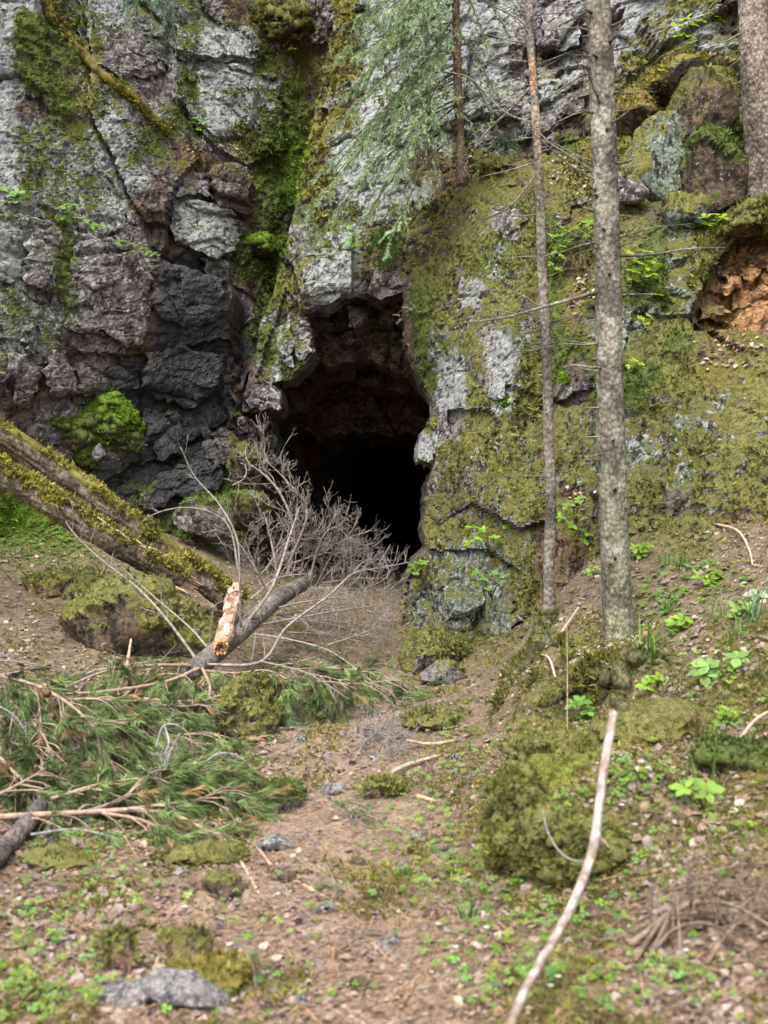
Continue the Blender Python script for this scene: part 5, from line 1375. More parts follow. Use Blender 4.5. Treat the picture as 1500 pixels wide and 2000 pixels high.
# ------------------------------------------------------------------ sticks and wood on the floor
stick = thing('stick', 'long pale barkless stick leaning over the moss hummock in the foreground', 'stick')
P = spline([W(985, 2030, 3.45), W(1030, 1925, 3.62), W(1085, 1830, 3.85), W(1128, 1745, 4.0), W(1158, 1660, 4.15), W(1168, 1590, 4.25), W(1180, 1500, 4.36), W(1198, 1392, 4.5)], 90)
V, F = tube(P, [.0135, .0135, .014, .0145, .0165, .0155, .016, .0165], 14, lambda t, a, r: .0022 * fbm(np.cos(a) * 2, np.sin(a) * 2, t * 22, seed=91) + .002 * np.exp(-((t - .62) / .012) ** 2) + .002 * np.exp(-((t - .42) / .01) ** 2))
k_ = smoothstep(-.08, .12, fbm(V[:, 0] * 26, V[:, 1] * 26, V[:, 2] * 7, seed=92))[:, None]
k_ = k_ * .65
c = (np.array([.38, .335, .30]) * (1 - k_) + k_ * np.array([.22, .15, .11])) * (.9 + .25 * vnoise(V[:, 0] * 40, V[:, 1] * 40, V[:, 2] * 60, seed=93))[:, None]
mk('shaft', V, F, M_WOOD, stick, {'col': c})
stub(None, stick, P[57], P[57] + np.array([.045, -.01, -.05]), .006, .003, M_WOOD, .05, (.45, .33, .25))
stub(None, stick, P[40], P[40] + np.array([.02, -.01, -.04]), .005, .002, M_WOOD, .05, (.45, .33, .25))
V, F = tube(spline([W(1060, 1582, 4.6), W(1070, 1625, 4.55), W(1092, 1662, 4.45), W(1118, 1680, 4.35), W(1146, 1684, 4.2)], 18), [.003, .0035, .004], 5)
tag(mk('twig', V, F, M_TWIG, None, {'col': np.array([.26, .26, .26])}), 'thin curved grey twig hanging over the shaggy moss hummock', 'twig')

def loose(name, label, pts, r, col, cat='stick', mat=None, group=None, sides=7, seg=14):
    """A stick lying on the floor: (px, py, height above ground) points."""
    q = []
    for (px, py, h) in pts:
        g = ground_hit(px, py); g[2] += h; q.append(g)
    P = spline(q, seg); V, F = tube(P, r, sides, bark_disp(int(pts[0][0]) + 3, np.mean(r) * .12))
    o = mk(name, V, F, mat or M_WOOD, None, {'col': np.asarray(col, float)})
    return tag(o, label, cat, group)
loose('broken_log', 'short brown pine log at the left edge below the boughs', [(-60, 1760, .05), (0, 1690, .05), (40, 1650, .06), (78, 1612, .09)], [.042, .042, .04], (1, 1, 1), 'log', M_PINEBARK, sides=18, seg=40)
loose('stick', 'thin straight peeled stick right of the pine boughs', [(435, 1645, .02), (470, 1690, .012), (500, 1740, .008)], [.007, .007, .006], (.50, .37, .27))
loose('stick', 'short tan stick slanting up on the path beside the peeled stick', [(502, 1660, .01), (528, 1695, .012)], [.006, .007], (.45, .31, .21))
loose('wood_chip', 'small pale wood chip right of the two thin sticks on the path', [(580, 1725, .008), (612, 1745, .01), (648, 1762, .008)], [.005, .007, .004], (.55, .36, .23), 'wood chip')
loose('wood_chip', 'bright orange split wood piece at the lower left', [(446, 1905, .012), (458, 1886, .014), (470, 1866, .012)], [.009, .013, .009], (.60, .38, .2), 'wood chip')
loose('stick', 'pale stick standing in the litter left of the orange wood piece', [(278, 1960, .01), (292, 1920, .012), (310, 1880, .02)], [.005, .006, .005], (.52, .38, .28))
loose('stick', 'long thin pale stick lying across the lower left litter', [(130, 1868, .008), (220, 1876, .012), (300, 1872, .008)], [.004, .005, .003], (.45, .36, .28))
loose('stick', 'pale branch lying across the path centre right', [(735, 1535, .02), (790, 1508, .03), (860, 1482, .02)], [.014, .013, .008], (.36, .30, .24), sides=9)
loose('stick', 'short tan peeled stick on the path below the mossy slab', [(795, 1452, .015), (840, 1458, .015), (888, 1452, .015)], [.008, .009, .006], (.48, .36, .25))
loose('stick', 'upright pale splinter beside the moss root bank', [(1108, 1440, .01), (1108, 1380, .20), (1107, 1320, .34)], [.003, .003, .002], (.30, .22, .16))
loose('stick', 'bent pale twig on the root bank', [(1055, 1285, .02), (1072, 1305, .06), (1085, 1330, .02)], [.005, .007, .005], (.46, .40, .33))
loose('stick', 'short stick leaning on the root bank between the two trunks', [(1085, 1262, .03), (1130, 1210, .08)], [.010, .007], (.40, .32, .24))
loose('stick', 'curved pale stick on the slope at the right', [(1392, 1028, .02), (1440, 1050, .05), (1462, 1080, .03), (1470, 1110, .02)], [.010, .010, .006], (.45, .35, .28))
loose('stick', 'bent twig crossing the right edge of the slope', [(1440, 1460, .02), (1480, 1430, .06), (1530, 1400, .04)], [.008, .008, .006], (.36, .28, .22))
loose('stick', 'tan splinter stuck beside the green boughs', [(245, 1330, .02), (256, 1290, .16)], [.018, .008], (.50, .36, .25))
loose('bark_piece', 'curled orange bark piece on the path', [(815, 1560, .008), (850, 1570, .012)], [.012, .008], (.55, .38, .24), 'bark')
loose('stick', 'small brown stick near the bottom of the path', [(640, 1695, .008), (665, 1760, .01), (672, 1790, .008)], [.003, .004, .003], (.30, .22, .17))
loose('twig', 'dark lichened twig on the right of the path', [(670, 1858, .012), (710, 1838, .02), (745, 1832, .015)], [.006, .006, .004], (.14, .12, .10), 'twig')

# brushwood lying at the lower right
pile = thing('brush_pile', 'low tangle of dead brown twigs lying at the lower right', 'brushwood')
for k, (pts, r, sb) in enumerate([([(1240, 1890, .02), (1300, 1835, .07), (1380, 1815, .09), (1520, 1850, .08)], .012, 14), ([(1230, 1860, .02), (1330, 1825, .08), (1420, 1830, .10), (1530, 1880, .08)], .014, 14), ([(1260, 1900, .02), (1340, 1800, .10), (1420, 1780, .08), (1530, 1790, .06)], .010, 14),
                               ([(1120, 1840, .01), (1200, 1850, .03), (1290, 1830, .06), (1350, 1810, .06)], .007, 6), ([(1300, 1760, .03), (1400, 1770, .08), (1520, 1765, .06)], .009, 12), ([(1360, 1730, .02), (1440, 1720, .05), (1530, 1715, .05)], .007, 8),
                               ([(1270, 1880, .02), (1320, 1850, .06), (1400, 1850, .06), (1500, 1920, .04)], .010, 12), ([(1330, 1890, .0), (1325, 1840, .08), (1318, 1795, .14)], .007, 1), ([(1380, 1900, .02), (1440, 1850, .07), (1520, 1830, .06)], .008, 10)]):
    q = [ground_hit(a, b) + np.array([0, 0, h]) for a, b, h in pts]
    dead_branch(pile, q, r * .8, 700 + k, int(sb * .7), .2, 2, .05, np.array([.20, .15, .115]), side=.6)
tw = thing('brush_pile', 'low patch of fine grey twigs lying on the path', 'brushwood')
for k, (a, b, c_, d) in enumerate([(690, 1470, 800, 1440), (700, 1430, 790, 1490), (680, 1455, 760, 1420), (720, 1500, 810, 1470), (690, 1490, 750, 1440), (740, 1420, 800, 1500), (660, 1440, 740, 1480)]):
    q = [ground_hit(a, b) + [0, 0, .01], ground_hit((a + c_) / 2, (b + d) / 2) + [0, 0, .07], ground_hit(c_, d) + [0, 0, .02]]
    dead_branch(tw, q, .005, 740 + k, 9, .2, 2, .1, np.array([.25, .23, .225]), side=.7)

# ------------------------------------------------------------------ grass, saplings, ferns
def grass(name, base, n, ln, seed, label, col=(.13, .24, .05), width=.006, spread=.8, droop=.7, cat='grass', normal=(0, 0, 1), group=None):
    r = np.random.default_rng(seed); g = Geo()
    for k in range(n):
        a = r.uniform(0, 6.28); d = unit(np.array([math.cos(a) * spread, math.sin(a) * spread, 1.0]) * r.uniform(.4, 1, 3) + np.asarray(normal) * .5)
        l = ln * r.uniform(.5, 1.15); s = unit(np.cross(d, [0, 0, 1.01])) * width
        p = np.asarray(base) + r.normal(size=3) * np.array([.03, .03, .005]); V = []
        for i in range(6):
            w = (1 - (i / 5) ** 1.6) * .5 + .02
            V += [p - s * w, p + s * w]
            p = p + d * l / 5; d = unit(d + np.array([0, 0, -droop * .3]))
        g.add(np.array(V), np.array([[2 * i, 2 * i + 1, 2 * i + 3, 2 * i + 2] for i in range(5)]), np.asarray(col) * r.uniform(.7, 1.3))
    return tag(g.build(name, M_LEAF, None), label, cat, group)
def gh(px, py): return ground_hit(px, py)
grass('grass_tuft', gh(1262, 1290), 18, .42, 1, 'arching broad-bladed grass tuft right of the tall trunk foot', (.14, .26, .045), .011, 1.0, .9)
grass('grass_tuft', gh(1340, 1110), 40, .20, 2, 'fine green grass tuft on the slope above the arching grass', (.12, .26, .04), .005, .9)
grass('grass_tuft', gh(1470, 1215), 30, .36, 3, 'bluish green grass tuft at the right edge of the slope', (.16, .27, .12), .008, 1.0, .8)
grass('grass_tuft', gh(1400, 1210), 14, .28, 4, 'thin grass blades left of the right edge tuft', (.16, .27, .09), .006, 1.0, .8)
grass('grass_tuft', gh(1370, 1440), 34, .30, 5, 'hanging straw-coloured grass tuft on the slope', (.26, .21, .11), .005, .6, 1.4)
grass('grass_tuft', gh(1290, 1440), 40, .22, 6, 'dry brown grass tuft over the hummock edge', (.22, .17, .08), .004, .7, 1.4)
grass('grass_tuft', gh(1365, 1560), 6, .30, 7, 'few upright green blades in the litter behind the stick', (.15, .28, .05), .012, .4, .3)
grass('grass_tuft', gh(800, 1720), 16, .10, 8, 'short dark green grass tuft on the path', (.08, .16, .04), .005, .8)
grass('grass_tuft', gh(925, 1800), 14, .12, 9, 'dark green blades below the moss hummock', (.09, .19, .05), .010, .5, .9)
for k, (px, py, l, lab, c) in enumerate([(572, 180, .5, 'pale green grass hanging in the gully by the rock band', (.20, .24, .06)), (578, 120, .4, 'yellowish grass hanging high in the gully', (.22, .22, .07)), (560, 270, .45, 'bright grass hanging beside the pillar edge', (.18, .26, .05)),
                                    (1130, 520, .4, 'straw grass hanging behind the tall trunk', (.26, .2, .1)), (1040, 580, .35, 'dry grass trailing on the buttress', (.24, .19, .09)), (690, 545, .3, 'dry grass trailing over the lip of the cave', (.2, .17, .07)),
                                    (545, 380, .3, 'thin grass on a gully step', (.15, .2, .06)), (470, 20, .4, 'dead straw hanging at the top of the wall', (.2, .16, .12)), (440, 5, .4, 'dead grey straw hanging beside the top moss', (.18, .15, .13)), (820, 250, .3, 'brown dry grass on the ledge behind the young spruce', (.22, .17, .1))]):
    p, n_ = cliff_hit(px, py)
    grass('grass_tuft', p, 34, l, 20 + k, lab, c, .006, .5, 1.7, normal=n_)

def leaf_fan(g, c, axis, up, n, L, col, r):
    """n ovate leaves round a point."""
    for k in range(n):
        a = 6.28 * k / n + r.uniform(-.3, .3)
        s = np.cross(axis, up); d = unit(axis * math.cos(a) + s * math.sin(a) + up * r.uniform(-.25, .35)); l = L * r.uniform(.7, 1.15)
        w = unit(np.cross(d, up)) * l * .30; h = up * l * .06
        V = np.array([c, c + d * l * .3 + w * .8 + h, c + d * l * .65 + w + h, c + d * l, c + d * l * .65 - w + h, c + d * l * .3 - w * .8 + h, c + d * l * .5 - h])
        g.add(V, np.array([[0, 6, 1], [1, 6, 2], [2, 6, 3], [3, 6, 4], [4, 6, 5], [5, 6, 0]]), np.asarray(col) * r.uniform(.75, 1.25))
def seedling(base, tops, label, L=.06, col=(.25, .42, .03), n=5, seed=1, cat='plant', group=None):
    t = thing('leafy_seedling', label, cat, group); r = np.random.default_rng(seed)
    for k, tp in enumerate(tops):
        V, F = tube(spline([base, .5 * (base + tp) + np.array([0, -.03, .04]), tp], 7), [.004, .002], 4); mk('stem', V, F, M_TWIG, t, {'col': np.array([.14, .12, .05])})
        g = Geo(); up = unit(np.array([r.normal() * .3, -.55 + r.normal() * .2, 1.0])); leaf_fan(g, tp, unit(np.cross(up, r.normal(size=3))), up, n, L, col, r)
        g.build('leaves', M_LEAF, t)
    return t
def cliff_seedling(px, py, tops, label, **kw):
    p, n_ = cliff_hit(px, py)
    seedling(p, [W(a, b, p[1] - .22) for a, b in tops], label, **kw)
YG = (.27, .42, .025)
cliff_seedling(1235, 560, [(1228, 495), (1245, 512), (1240, 530), (1262, 520), (1275, 515), (1270, 535), (1232, 545), (1285, 575), (1262, 490)], 'bright yellow-green leafy shoot right of the tall trunk', L=.085, col=YG, seed=3)
cliff_seedling(1130, 480, [(1105, 455), (1125, 445), (1140, 455), (1150, 435), (1112, 470), (1090, 440), (1080, 462), (1092, 480)], 'fern-like green shoots between the thin and tall trunks', L=.07, col=(.17, .33, .03), seed=4)
cliff_seedling(1085, 520, [(1080, 495), (1098, 500), (1075, 515), (1090, 525)], 'small round-leaved plant behind the thin trunk', L=.05, col=(.18, .34, .03), seed=5)
cliff_seedling(960, 1090, [(925, 1030), (945, 1035), (985, 995), (995, 1025), (1010, 1050), (1020, 1065), (1000, 1080), (985, 1065), (965, 1050), (1030, 1075), (938, 1050), (915, 1060)], 'large spreading yellow-green sapling at the foot of the buttress', L=.08, col=(.23, .40, .04), seed=6)
cliff_seedling(960, 1170, [(945, 1130), (965, 1120), (975, 1140), (935, 1145), (985, 1125), (930, 1120), (955, 1150)], 'small-leaved dark shoot below the spreading sapling', L=.05, col=(.14, .27, .04), seed=7)
cliff_seedling(1125, 1020, [(1095, 1010), (1110, 985), (1130, 975), (1140, 1010), (1115, 1025), (1145, 1040), (1140, 1055)], 'leafy shoot between the trunks low on the bank', L=.07, col=(.18, .33, .04), seed=8)
cliff_seedling(1385, 440, [(1375, 425), (1392, 418), (1402, 430), (1385, 438), (1410, 425)], 'yellow-green shoot under the mossy lump at the right', L=.07, col=YG, seed=9)
cliff_seedling(1345, 60, [(1320, 50), (1340, 35), (1355, 48), (1370, 40), (1345, 70), (1325, 70), (1350, 82), (1410, 40), (1395, 30)], 'bright leafy shoots on the top right rock face', L=.075, col=YG, seed=10)
cliff_seedling(1370, 120, [(1360, 110), (1385, 120), (1395, 180), (1380, 185), (1365, 125)], 'yellow-green leaves above the overhanging slab', L=.07, col=YG, seed=11)
cliff_seedling(1372, 265, [(1368, 245), (1382, 258), (1375, 270), (1365, 262)], 'tiny shoot beside the rounded dark boulder', L=.05, col=YG, seed=12)
cliff_seedling(1255, 640, [(1250, 622), (1268, 618), (1262, 632)], 'small pale shoot low right of the tall trunk', L=.055, col=YG, seed=13)
cliff_seedling(1248, 715, [(1238, 705), (1250, 712), (1230, 715)], 'small shoot close to the tall trunk in the moss', L=.05, col=YG, seed=14)
cliff_seedling(1000, 795, [(998, 782), (992, 800), (1003, 795)], 'tiny white-flecked plant by the moss ball', L=.04, col=(.2, .36, .08), seed=15)
cliff_seedling(1045, 815, [(1045, 800), (1055, 812), (1040, 860), (1052, 870)], 'small trailing plant left of the thin trunk', L=.04, col=(.18, .34, .06), seed=16)
cliff_seedling(570, 85, [(565, 65), (575, 75), (570, 95), (560, 85), (572, 55)], 'bright fern-like plant at the top of the gully', L=.08, col=(.2, .36, .03), seed=17)
cliff_seedling(690, 470, [(682, 445), (688, 460), (680, 472), (692, 478), (696, 455)], 'bright green fern on the pillar above the cave', L=.06, col=(.16, .36, .03), seed=18)
cliff_seedling(390, 245, [(378, 240), (388, 252), (395, 238), (382, 232)], 'small fern on the grey wall under the rock band', L=.06, col=(.16, .32, .05), seed=19)
cliff_seedling(800, 610, [(790, 600), (800, 605), (775, 615), (780, 628), (808, 598), (818, 608)], 'pale leaves dangling at the right edge of the cave roof', L=.05, col=(.20, .28, .14), seed=20)
cliff_seedling(250, 490, [(245, 480), (262, 478), (275, 485), (285, 492), (295, 497), (235, 472), (305, 498)], 'row of small green plants along the ledge edge', L=.07, col=(.15, .27, .04), seed=21)
cliff_seedling(150, 430, [(120, 405), (135, 415), (150, 425), (165, 432), (180, 440), (140, 400), (125, 425), (195, 440)], 'green fern fronds on the ledge of the left wall', L=.08, col=(.16, .28, .06), seed=22)
cliff_seedling(10, 390, [(5, 370), (20, 380), (30, 390), (10, 395), (35, 375)], 'pale green fern at the left edge on the ledge', L=.09, col=(.18, .30, .10), seed=23)
cliff_seedling(822, 1115, [(805, 1105), (815, 1100), (822, 1110), (810, 1118), (828, 1098), (800, 1112)], 'little green herb at the right foot of the cave mouth', L=.06, col=(.18, .33, .05), seed=24)
def ground_seedling(px, py, tops, label, **kw):
    p = ground_hit(px, py); seedling(p, [W(a, b, p[1] - .03) for a, b in tops], label, **kw)
ground_seedling(1130, 1415, [(1120, 1375), (1135, 1370), (1148, 1390), (1155, 1400), (1140, 1405), (1165, 1410)], 'fern-like herb at the foot of the root bank', L=.06, col=(.14, .28, .05), seed=31)
ground_seedling(1380, 1140, [(1365, 1125), (1385, 1130), (1400, 1120), (1395, 1140), (1410, 1135)], 'yellow-green herb on the slope by the fine grass', L=.07, col=(.22, .38, .04), seed=32)
ground_seedling(1250, 1090, [(1240, 1070), (1255, 1075), (1265, 1065), (1250, 1085)], 'small herb just right of the tall trunk', L=.06, col=(.22, .38, .04), seed=33)
ground_seedling(1385, 1325, [(1375, 1315), (1400, 1325), (1430, 1300), (1440, 1285), (1385, 1300)], 'broad pale-leaved herb on the right slope', L=.09, col=(.22, .36, .10), seed=34)
ground_seedling(1375, 1585, [(1340, 1540), (1380, 1545), (1375, 1585), (1290, 1605)], 'pale green two-leaved herb behind the stick', L=.07, col=(.22, .36, .06), seed=35)
ground_seedling(1480, 1170, [(1478, 1160), (1490, 1175), (1470, 1180)], 'whitish leafed plant at the right edge', L=.08, col=(.34, .42, .30), seed=36)

grass('grass_tuft', gh(1310, 1195), 26, .22, 51, 'green grass tuft between the tall trunk and the broad-leaved herb', (.15, .27, .05), .007, .9)
grass('grass_tuft', gh(1440, 1255), 24, .26, 52, 'leaning grass tuft low on the slope below the right edge tuft', (.17, .28, .08), .007, 1.0, .8)
grass('grass_tuft', gh(1490, 1330), 30, .25, 53, 'yellowish grass tuft at the right edge beside the bent twig', (.22, .24, .08), .006, .9)
grass('grass_tuft', gh(1300, 1105), 22, .16, 54, 'short grass tuft close behind the tall trunk', (.14, .25, .05), .006, .9)
ground_seedling(1330, 1230, [(1320, 1215), (1335, 1208), (1345, 1222), (1312, 1228), (1340, 1238)], 'leafy herb halfway up the right slope', L=.07, col=(.20, .33, .05), seed=41)
ground_seedling(1450, 1200, [(1440, 1190), (1455, 1182), (1462, 1196), (1436, 1202)], 'light green herb beside the right edge grass', L=.07, col=(.24, .36, .09), seed=42)
ground_seedling(1285, 1345, [(1270, 1330), (1285, 1322), (1298, 1335), (1262, 1340), (1292, 1350)], 'bright herb at the mossy slope below the arching grass', L=.055, col=(.25, .40, .04), seed=43)
ground_seedling(1420, 1410, [(1410, 1395), (1425, 1390), (1435, 1402), (1408, 1408)], 'small herb above the green hummock at the right', L=.05, col=(.22, .36, .05), seed=44)
ground_seedling(1160, 1130, [(1150, 1120), (1162, 1112), (1170, 1124)], 'small herb in the litter left of the tall trunk', L=.055, col=(.22, .36, .05), seed=45)

# ------------------------------------------------------------------ moss shoots all over the mossy rock and boulders
def moss_stuff():
    r = np.random.default_rng(77); g = Geo()
    for V, Nn, m, col, _ in SCATTER:
        px, py = to_px(V)
        vis = (px > -260) & (px < 1760) & (py > -120) & (py < 2060)
        nz = .8 * fbm(V[:, 0] * 6, V[:, 1] * 3, V[:, 2] * 6, seed=78) + .7 * fbm(V[:, 0] * 2.2, V[:, 1], V[:, 2] * .9, seed=74)
        w = np.where(vis, np.clip((m + .75 * nz - .40) * 2.2, 0, 1), 0)
        idx = np.nonzero(r.random(len(V)) < w * .55)[0]
        if not len(idx): continue
        near = V[idx, 1] < 6.5
        reps = np.where(near, 3, 1); idx = np.repeat(idx, reps); near = V[idx, 1] < 6.5
        p = V[idx] + r.normal(size=(len(idx), 3)) * np.where(near, .008, .012)[:, None]; nn = Nn[idx]
        nb = 4
        big_ = np.clip(1 + 1.3 * fbm(p[:, 0] * 3, p[:, 1] * 2, p[:, 2] * 2, seed=75), .5, 1.9)
        p = np.repeat(p, nb, 0); nn = np.repeat(nn, nb, 0); sz = np.repeat(np.where(near, .018, .034) * big_ * r.uniform(.5, 1.4, len(idx)), nb)
        d = unit(nn * .7 + r.normal(size=p.shape) * .65 + np.array([0, 0, .12]))
        s = unit(np.cross(d, r.normal(size=p.shape))) * (sz * .26)[:, None]
        T = np.stack([p - s - nn * .004, p + s - nn * .004, p + d * sz[:, None]], 1).reshape(-1, 3)
        tone = np.clip(1.05 + .75 * fbm(p[:, 0] * 2.6, p[:, 1] * 2, p[:, 2] * 2.6, seed=79) + .3 * r.normal(size=len(p)), .35, 2.2)
        c = np.repeat(np.repeat(col[idx], nb, 0) * tone[:, None] * np.array([1.0, 1.06, 1.0]), 3, 0)
        g.add(T, np.arange(len(T)).reshape(-1, 3), np.clip(c, .004, 1))
    o = g.build('moss', M_MOSS, None, False)
    tag(o, 'feathery moss shoots covering rocks, boulders and logs', 'moss', None, 'stuff')
moss_stuff()

# ------------------------------------------------------------------ forest floor cover
def floor_points(n, seed, y0=2.9, y1=13.2, power=1.6):
    r = np.random.default_rng(seed)
    u = r.random(n); y = (y0 ** (1 - power) + u * (y1 ** (1 - power) - y0 ** (1 - power))) ** (1 / (1 - power))
    x = r.uniform(-1, 1, n) * (.335 * y + 1.3)
    return x, y, r
def gmask(x, y, z, chars):
    px, py = 750 + FPX * x / y, 1000 - FPX * (z - CAM_Z) / y
    u = np.clip(px / 100 + .4 * fbm(x * 3, y * 3, seed=8), 0, 14.99).astype(int); v = np.clip((py - 1000) / 100 + .4 * fbm(x * 3, y * 3, seed=9), 0, len(GMAP) - .01).astype(int)
    k = np.array([[c in chars for c in rr] for rr in GMAP])
    return k[v, u]
BROWN = np.array([(.30, .22, .175), (.34, .26, .215), (.22, .155, .115), (.38, .30, .255), (.17, .125, .09), (.28, .19, .12), (.25, .215, .185), (.42, .355, .30)])
def litter():
    x, y, r = floor_points(56000, 80)
    z = ground_z(x, y); keep = (fbm(x * 1.8, y * 1.8, seed=81) + .35 * ~gmask(x, y, z, 'OM') + .25 * (x > .6)) > r.uniform(-.35, .45, len(x))
    x, y, z = x[keep], y[keep], z[keep]; n = len(x)
    N_ = ground_n(x, y); up = unit(N_ + r.normal(size=(n, 3)) * .33); a = unit(np.cross(up, r.normal(size=(n, 3)))); s = np.cross(up, a)
    L = (.0115 * np.exp(r.normal(size=n) * .5) * np.where(np.abs(x + .15 - .06 * y) < .8, .75, 1.1)).clip(.004, .027)[:, None]; wd = L * r.uniform(.45, .95, (n, 1))
    c0 = np.stack([x, y, z + .012], -1); cur = up * L * r.uniform(-.1, .5, (n, 1)); cur2 = up * L * r.uniform(-.2, .5, (n, 1))
    V = np.stack([c0 - a * L, c0 - a * L * .3 + s * wd + cur, c0 + a * L * .5 + s * wd * .8 + cur2, c0 + a * L * 1.1, c0 + a * L * .4 - s * wd * .9 + cur, c0 - a * L * .4 - s * wd + cur2], 1).reshape(-1, 3)
    b = np.arange(n)[:, None] * 6
    F = np.concatenate([b + np.array([0, 1, 5]), b + np.array([1, 4, 5]), b + np.array([1, 2, 4]), b + np.array([2, 3, 4])])
    col = BROWN[r.integers(0, len(BROWN), n)] * r.uniform(.5, 1.05, (n, 1))
    o = mk('leaf_litter', V, F, M_DRY, None, {'col': np.repeat(col, 6, 0)}, False)
    tag(o, 'dry pinkish brown leaves strewn over the forest floor', 'leaf litter', None, 'stuff')
litter()
def needle_litter():
    x, y, r = floor_points(84000, 82, power=1.9)
    z = ground_z(x, y); n = len(x); a = r.uniform(0, 6.28, n); L = r.uniform(.018, .045, n) * np.where(r.random(n) < .06, 3.0, 1.0)
    d = np.stack([np.cos(a), np.sin(a), r.normal(size=n) * .2], -1) * L[:, None]; s = np.stack([-np.sin(a), np.cos(a), np.zeros(n)], -1) * (.0014 * np.where(L > .05, 1.6, 1))[:, None]
    c0 = np.stack([x, y, z + .014], -1)
    V = np.stack([c0 - d - s, c0 - d + s, c0 + d + s * .5], 1).reshape(-1, 3)
    col = np.array([.36, .23, .14]) * r.uniform(.5, 1.5, (n, 1)) * np.where(r.random((n, 1)) < .25, np.array([[.9, .95, 1.0]]), 1.0)
    o = mk('needle_litter', V, np.arange(3 * n).reshape(-1, 3), M_DRY, None, {'col': np.repeat(col, 3, 0)}, False)
    tag(o, 'fallen brown needles and fine twigs on the forest floor', 'needle litter', None, 'stuff')
needle_litter()
def floor_moss():
    x, y, r = floor_points(110000, 84, power=1.5)
    z = ground_z(x, y); w = .55 * gmask(x, y, z, 'OMB') + fbm(x * 2.6, y * 2.6, seed=85) * .8 + .25 * fbm(x * 12, y * 12, seed=86)
    w = w + .22 * smoothstep(.5, 1.6, x) + .06 - .3 * smoothstep(6.2, 7.4, y) * smoothstep(1.1, 1.6, x) + .8 * np.exp(-((x - .85) / .45) ** 4 - ((y - 5.4) / .75) ** 4)
    k = w > .28 + r.uniform(-.1, .15, len(x)); x, y, z = x[k], y[k], z[k]; n = len(x); nb = 4
    p = np.repeat(np.stack([x, y, z + .004], -1), nb, 0) + r.normal(size=(n * nb, 3)) * .006; sz = np.repeat(r.uniform(.012, .03, n), nb)
    d = unit(np.array([0, 0, .8]) + r.normal(size=p.shape) * .6); s = unit(np.cross(d, r.normal(size=p.shape))) * (sz * .28)[:, None]
    V = np.stack([p - s, p + s, p + d * sz[:, None]], 1).reshape(-1, 3)
    c = np.repeat(np.array([.170, .165, .042]) * (1 + .5 * fbm(x * 3, y * 3, seed=87)[:, None]) * r.uniform(.6, 1.35, (n, 1)), nb * 3, 0)
    o = mk('ground_moss', V, np.arange(len(V)).reshape(-1, 3), M_MOSS, None, {'col': c}, False)
    tag(o, 'low olive moss growing through the litter', 'moss', None, 'stuff')
floor_moss()
SORREL = [(100, 1950, 130, 60, 90), (60, 1850, 70, 40, 20), (170, 1700, 150, 60, 45), (990, 1850, 150, 100, 100), (1080, 1930, 150, 80, 60), (930, 1720, 140, 60, 60), (1150, 1790, 90, 40, 35), (1240, 1520, 90, 40, 60), (1020, 1530, 60, 40, 30), (900, 1600, 110, 60, 55),
          (545, 1580, 35, 25, 14), (160, 1635, 40, 20, 16), (240, 1745, 120, 40, 30), (1300, 1560, 150, 70, 50), (1280, 1700, 120, 50, 25), (1350, 1930, 120, 50, 30), (60, 1020, 130, 60, 320), (150, 1060, 80, 40, 60), (1300, 1150, 120, 60, 60), (1420, 1350, 100, 60, 50), (850, 1500, 90, 40, 25), (560, 1830, 90, 60, 14),
          (640, 1330, 90, 30, 24), (1100, 1450, 100, 30, 30), (350, 1640, 60, 20, 14), (1400, 1650, 110, 60, 30), (320, 1960, 120, 40, 14), (700, 1250, 60, 30, 20), (1260, 1340, 60, 40, 30), (1090, 1620, 100, 70, 25), (640, 1950, 150, 50, 14), (850, 1700, 150, 100, 60), (780, 1620, 120, 60, 30), (1350, 1250, 120, 80, 80), (1250, 1200, 60, 60, 30), (1450, 1450, 80, 60, 40), (1200, 1900, 200, 60, 60), (400, 1780, 150, 60, 24), (100, 1780, 120, 50, 30), (880, 1430, 90, 40, 24), (1430, 1150, 80, 50, 50), (980, 1450, 80, 40, 24), (200, 1880, 150, 60, 30)]
def sorrel():
    r = np.random.default_rng(88); g = Geo()
    for (cx, cy, rx, ry, n) in SORREL:
        for k in range(n):
            px, py = cx + r.normal() * rx * .6, cy + r.normal() * ry * .6
            if py > 2040 or py < 985: continue
            q = ground_hit(px, py)
            if q[1] > 13: continue
            h = r.uniform(.015, .05) ; c = q + np.array([0, 0, h]); far = q[1] > 8
            up = unit(np.array([r.normal() * .25, r.normal() * .25 - .35, 1.0])); L = r.uniform(.011, .021) * (1.5 if far else 1)
            a0 = r.uniform(0, 6.28); ax = unit(np.cross(up, [math.cos(a0), math.sin(a0), .1])); sd = np.cross(up, ax)
            col = np.array([.22, .34, .04]) * r.uniform(.6, 1.25) if not far else np.array([.16, .30, .03]) * r.uniform(.6, 1.3)
            col = col * np.array([r.uniform(.6, 1.15), r.uniform(.8, 1.05), r.uniform(.7, 2.2)])
            for j in range(3):
                a = a0 + j * 2.094; d = ax * math.cos(a) + sd * math.sin(a); w = np.cross(up, d) * L * .62
                V = np.array([c, c + d * L * .75 + w - up * L * .18, c + d * L * .95 + up * L * .05, c + d * L * .75 - w - up * L * .18])
                g.add(V, np.array([[0, 1, 2], [0, 2, 3]]), col)
            V = np.array([q + [.0008, 0, 0], q - [.0008, 0, 0], c]); g.add(V, np.array([[0, 1, 2]]), col * .7)
    o = g.build('wood_sorrel', M_LEAF, None, False)
    tag(o, 'bright green three-leaved wood sorrel scattered over the floor', 'ground cover', None, 'stuff')
sorrel()
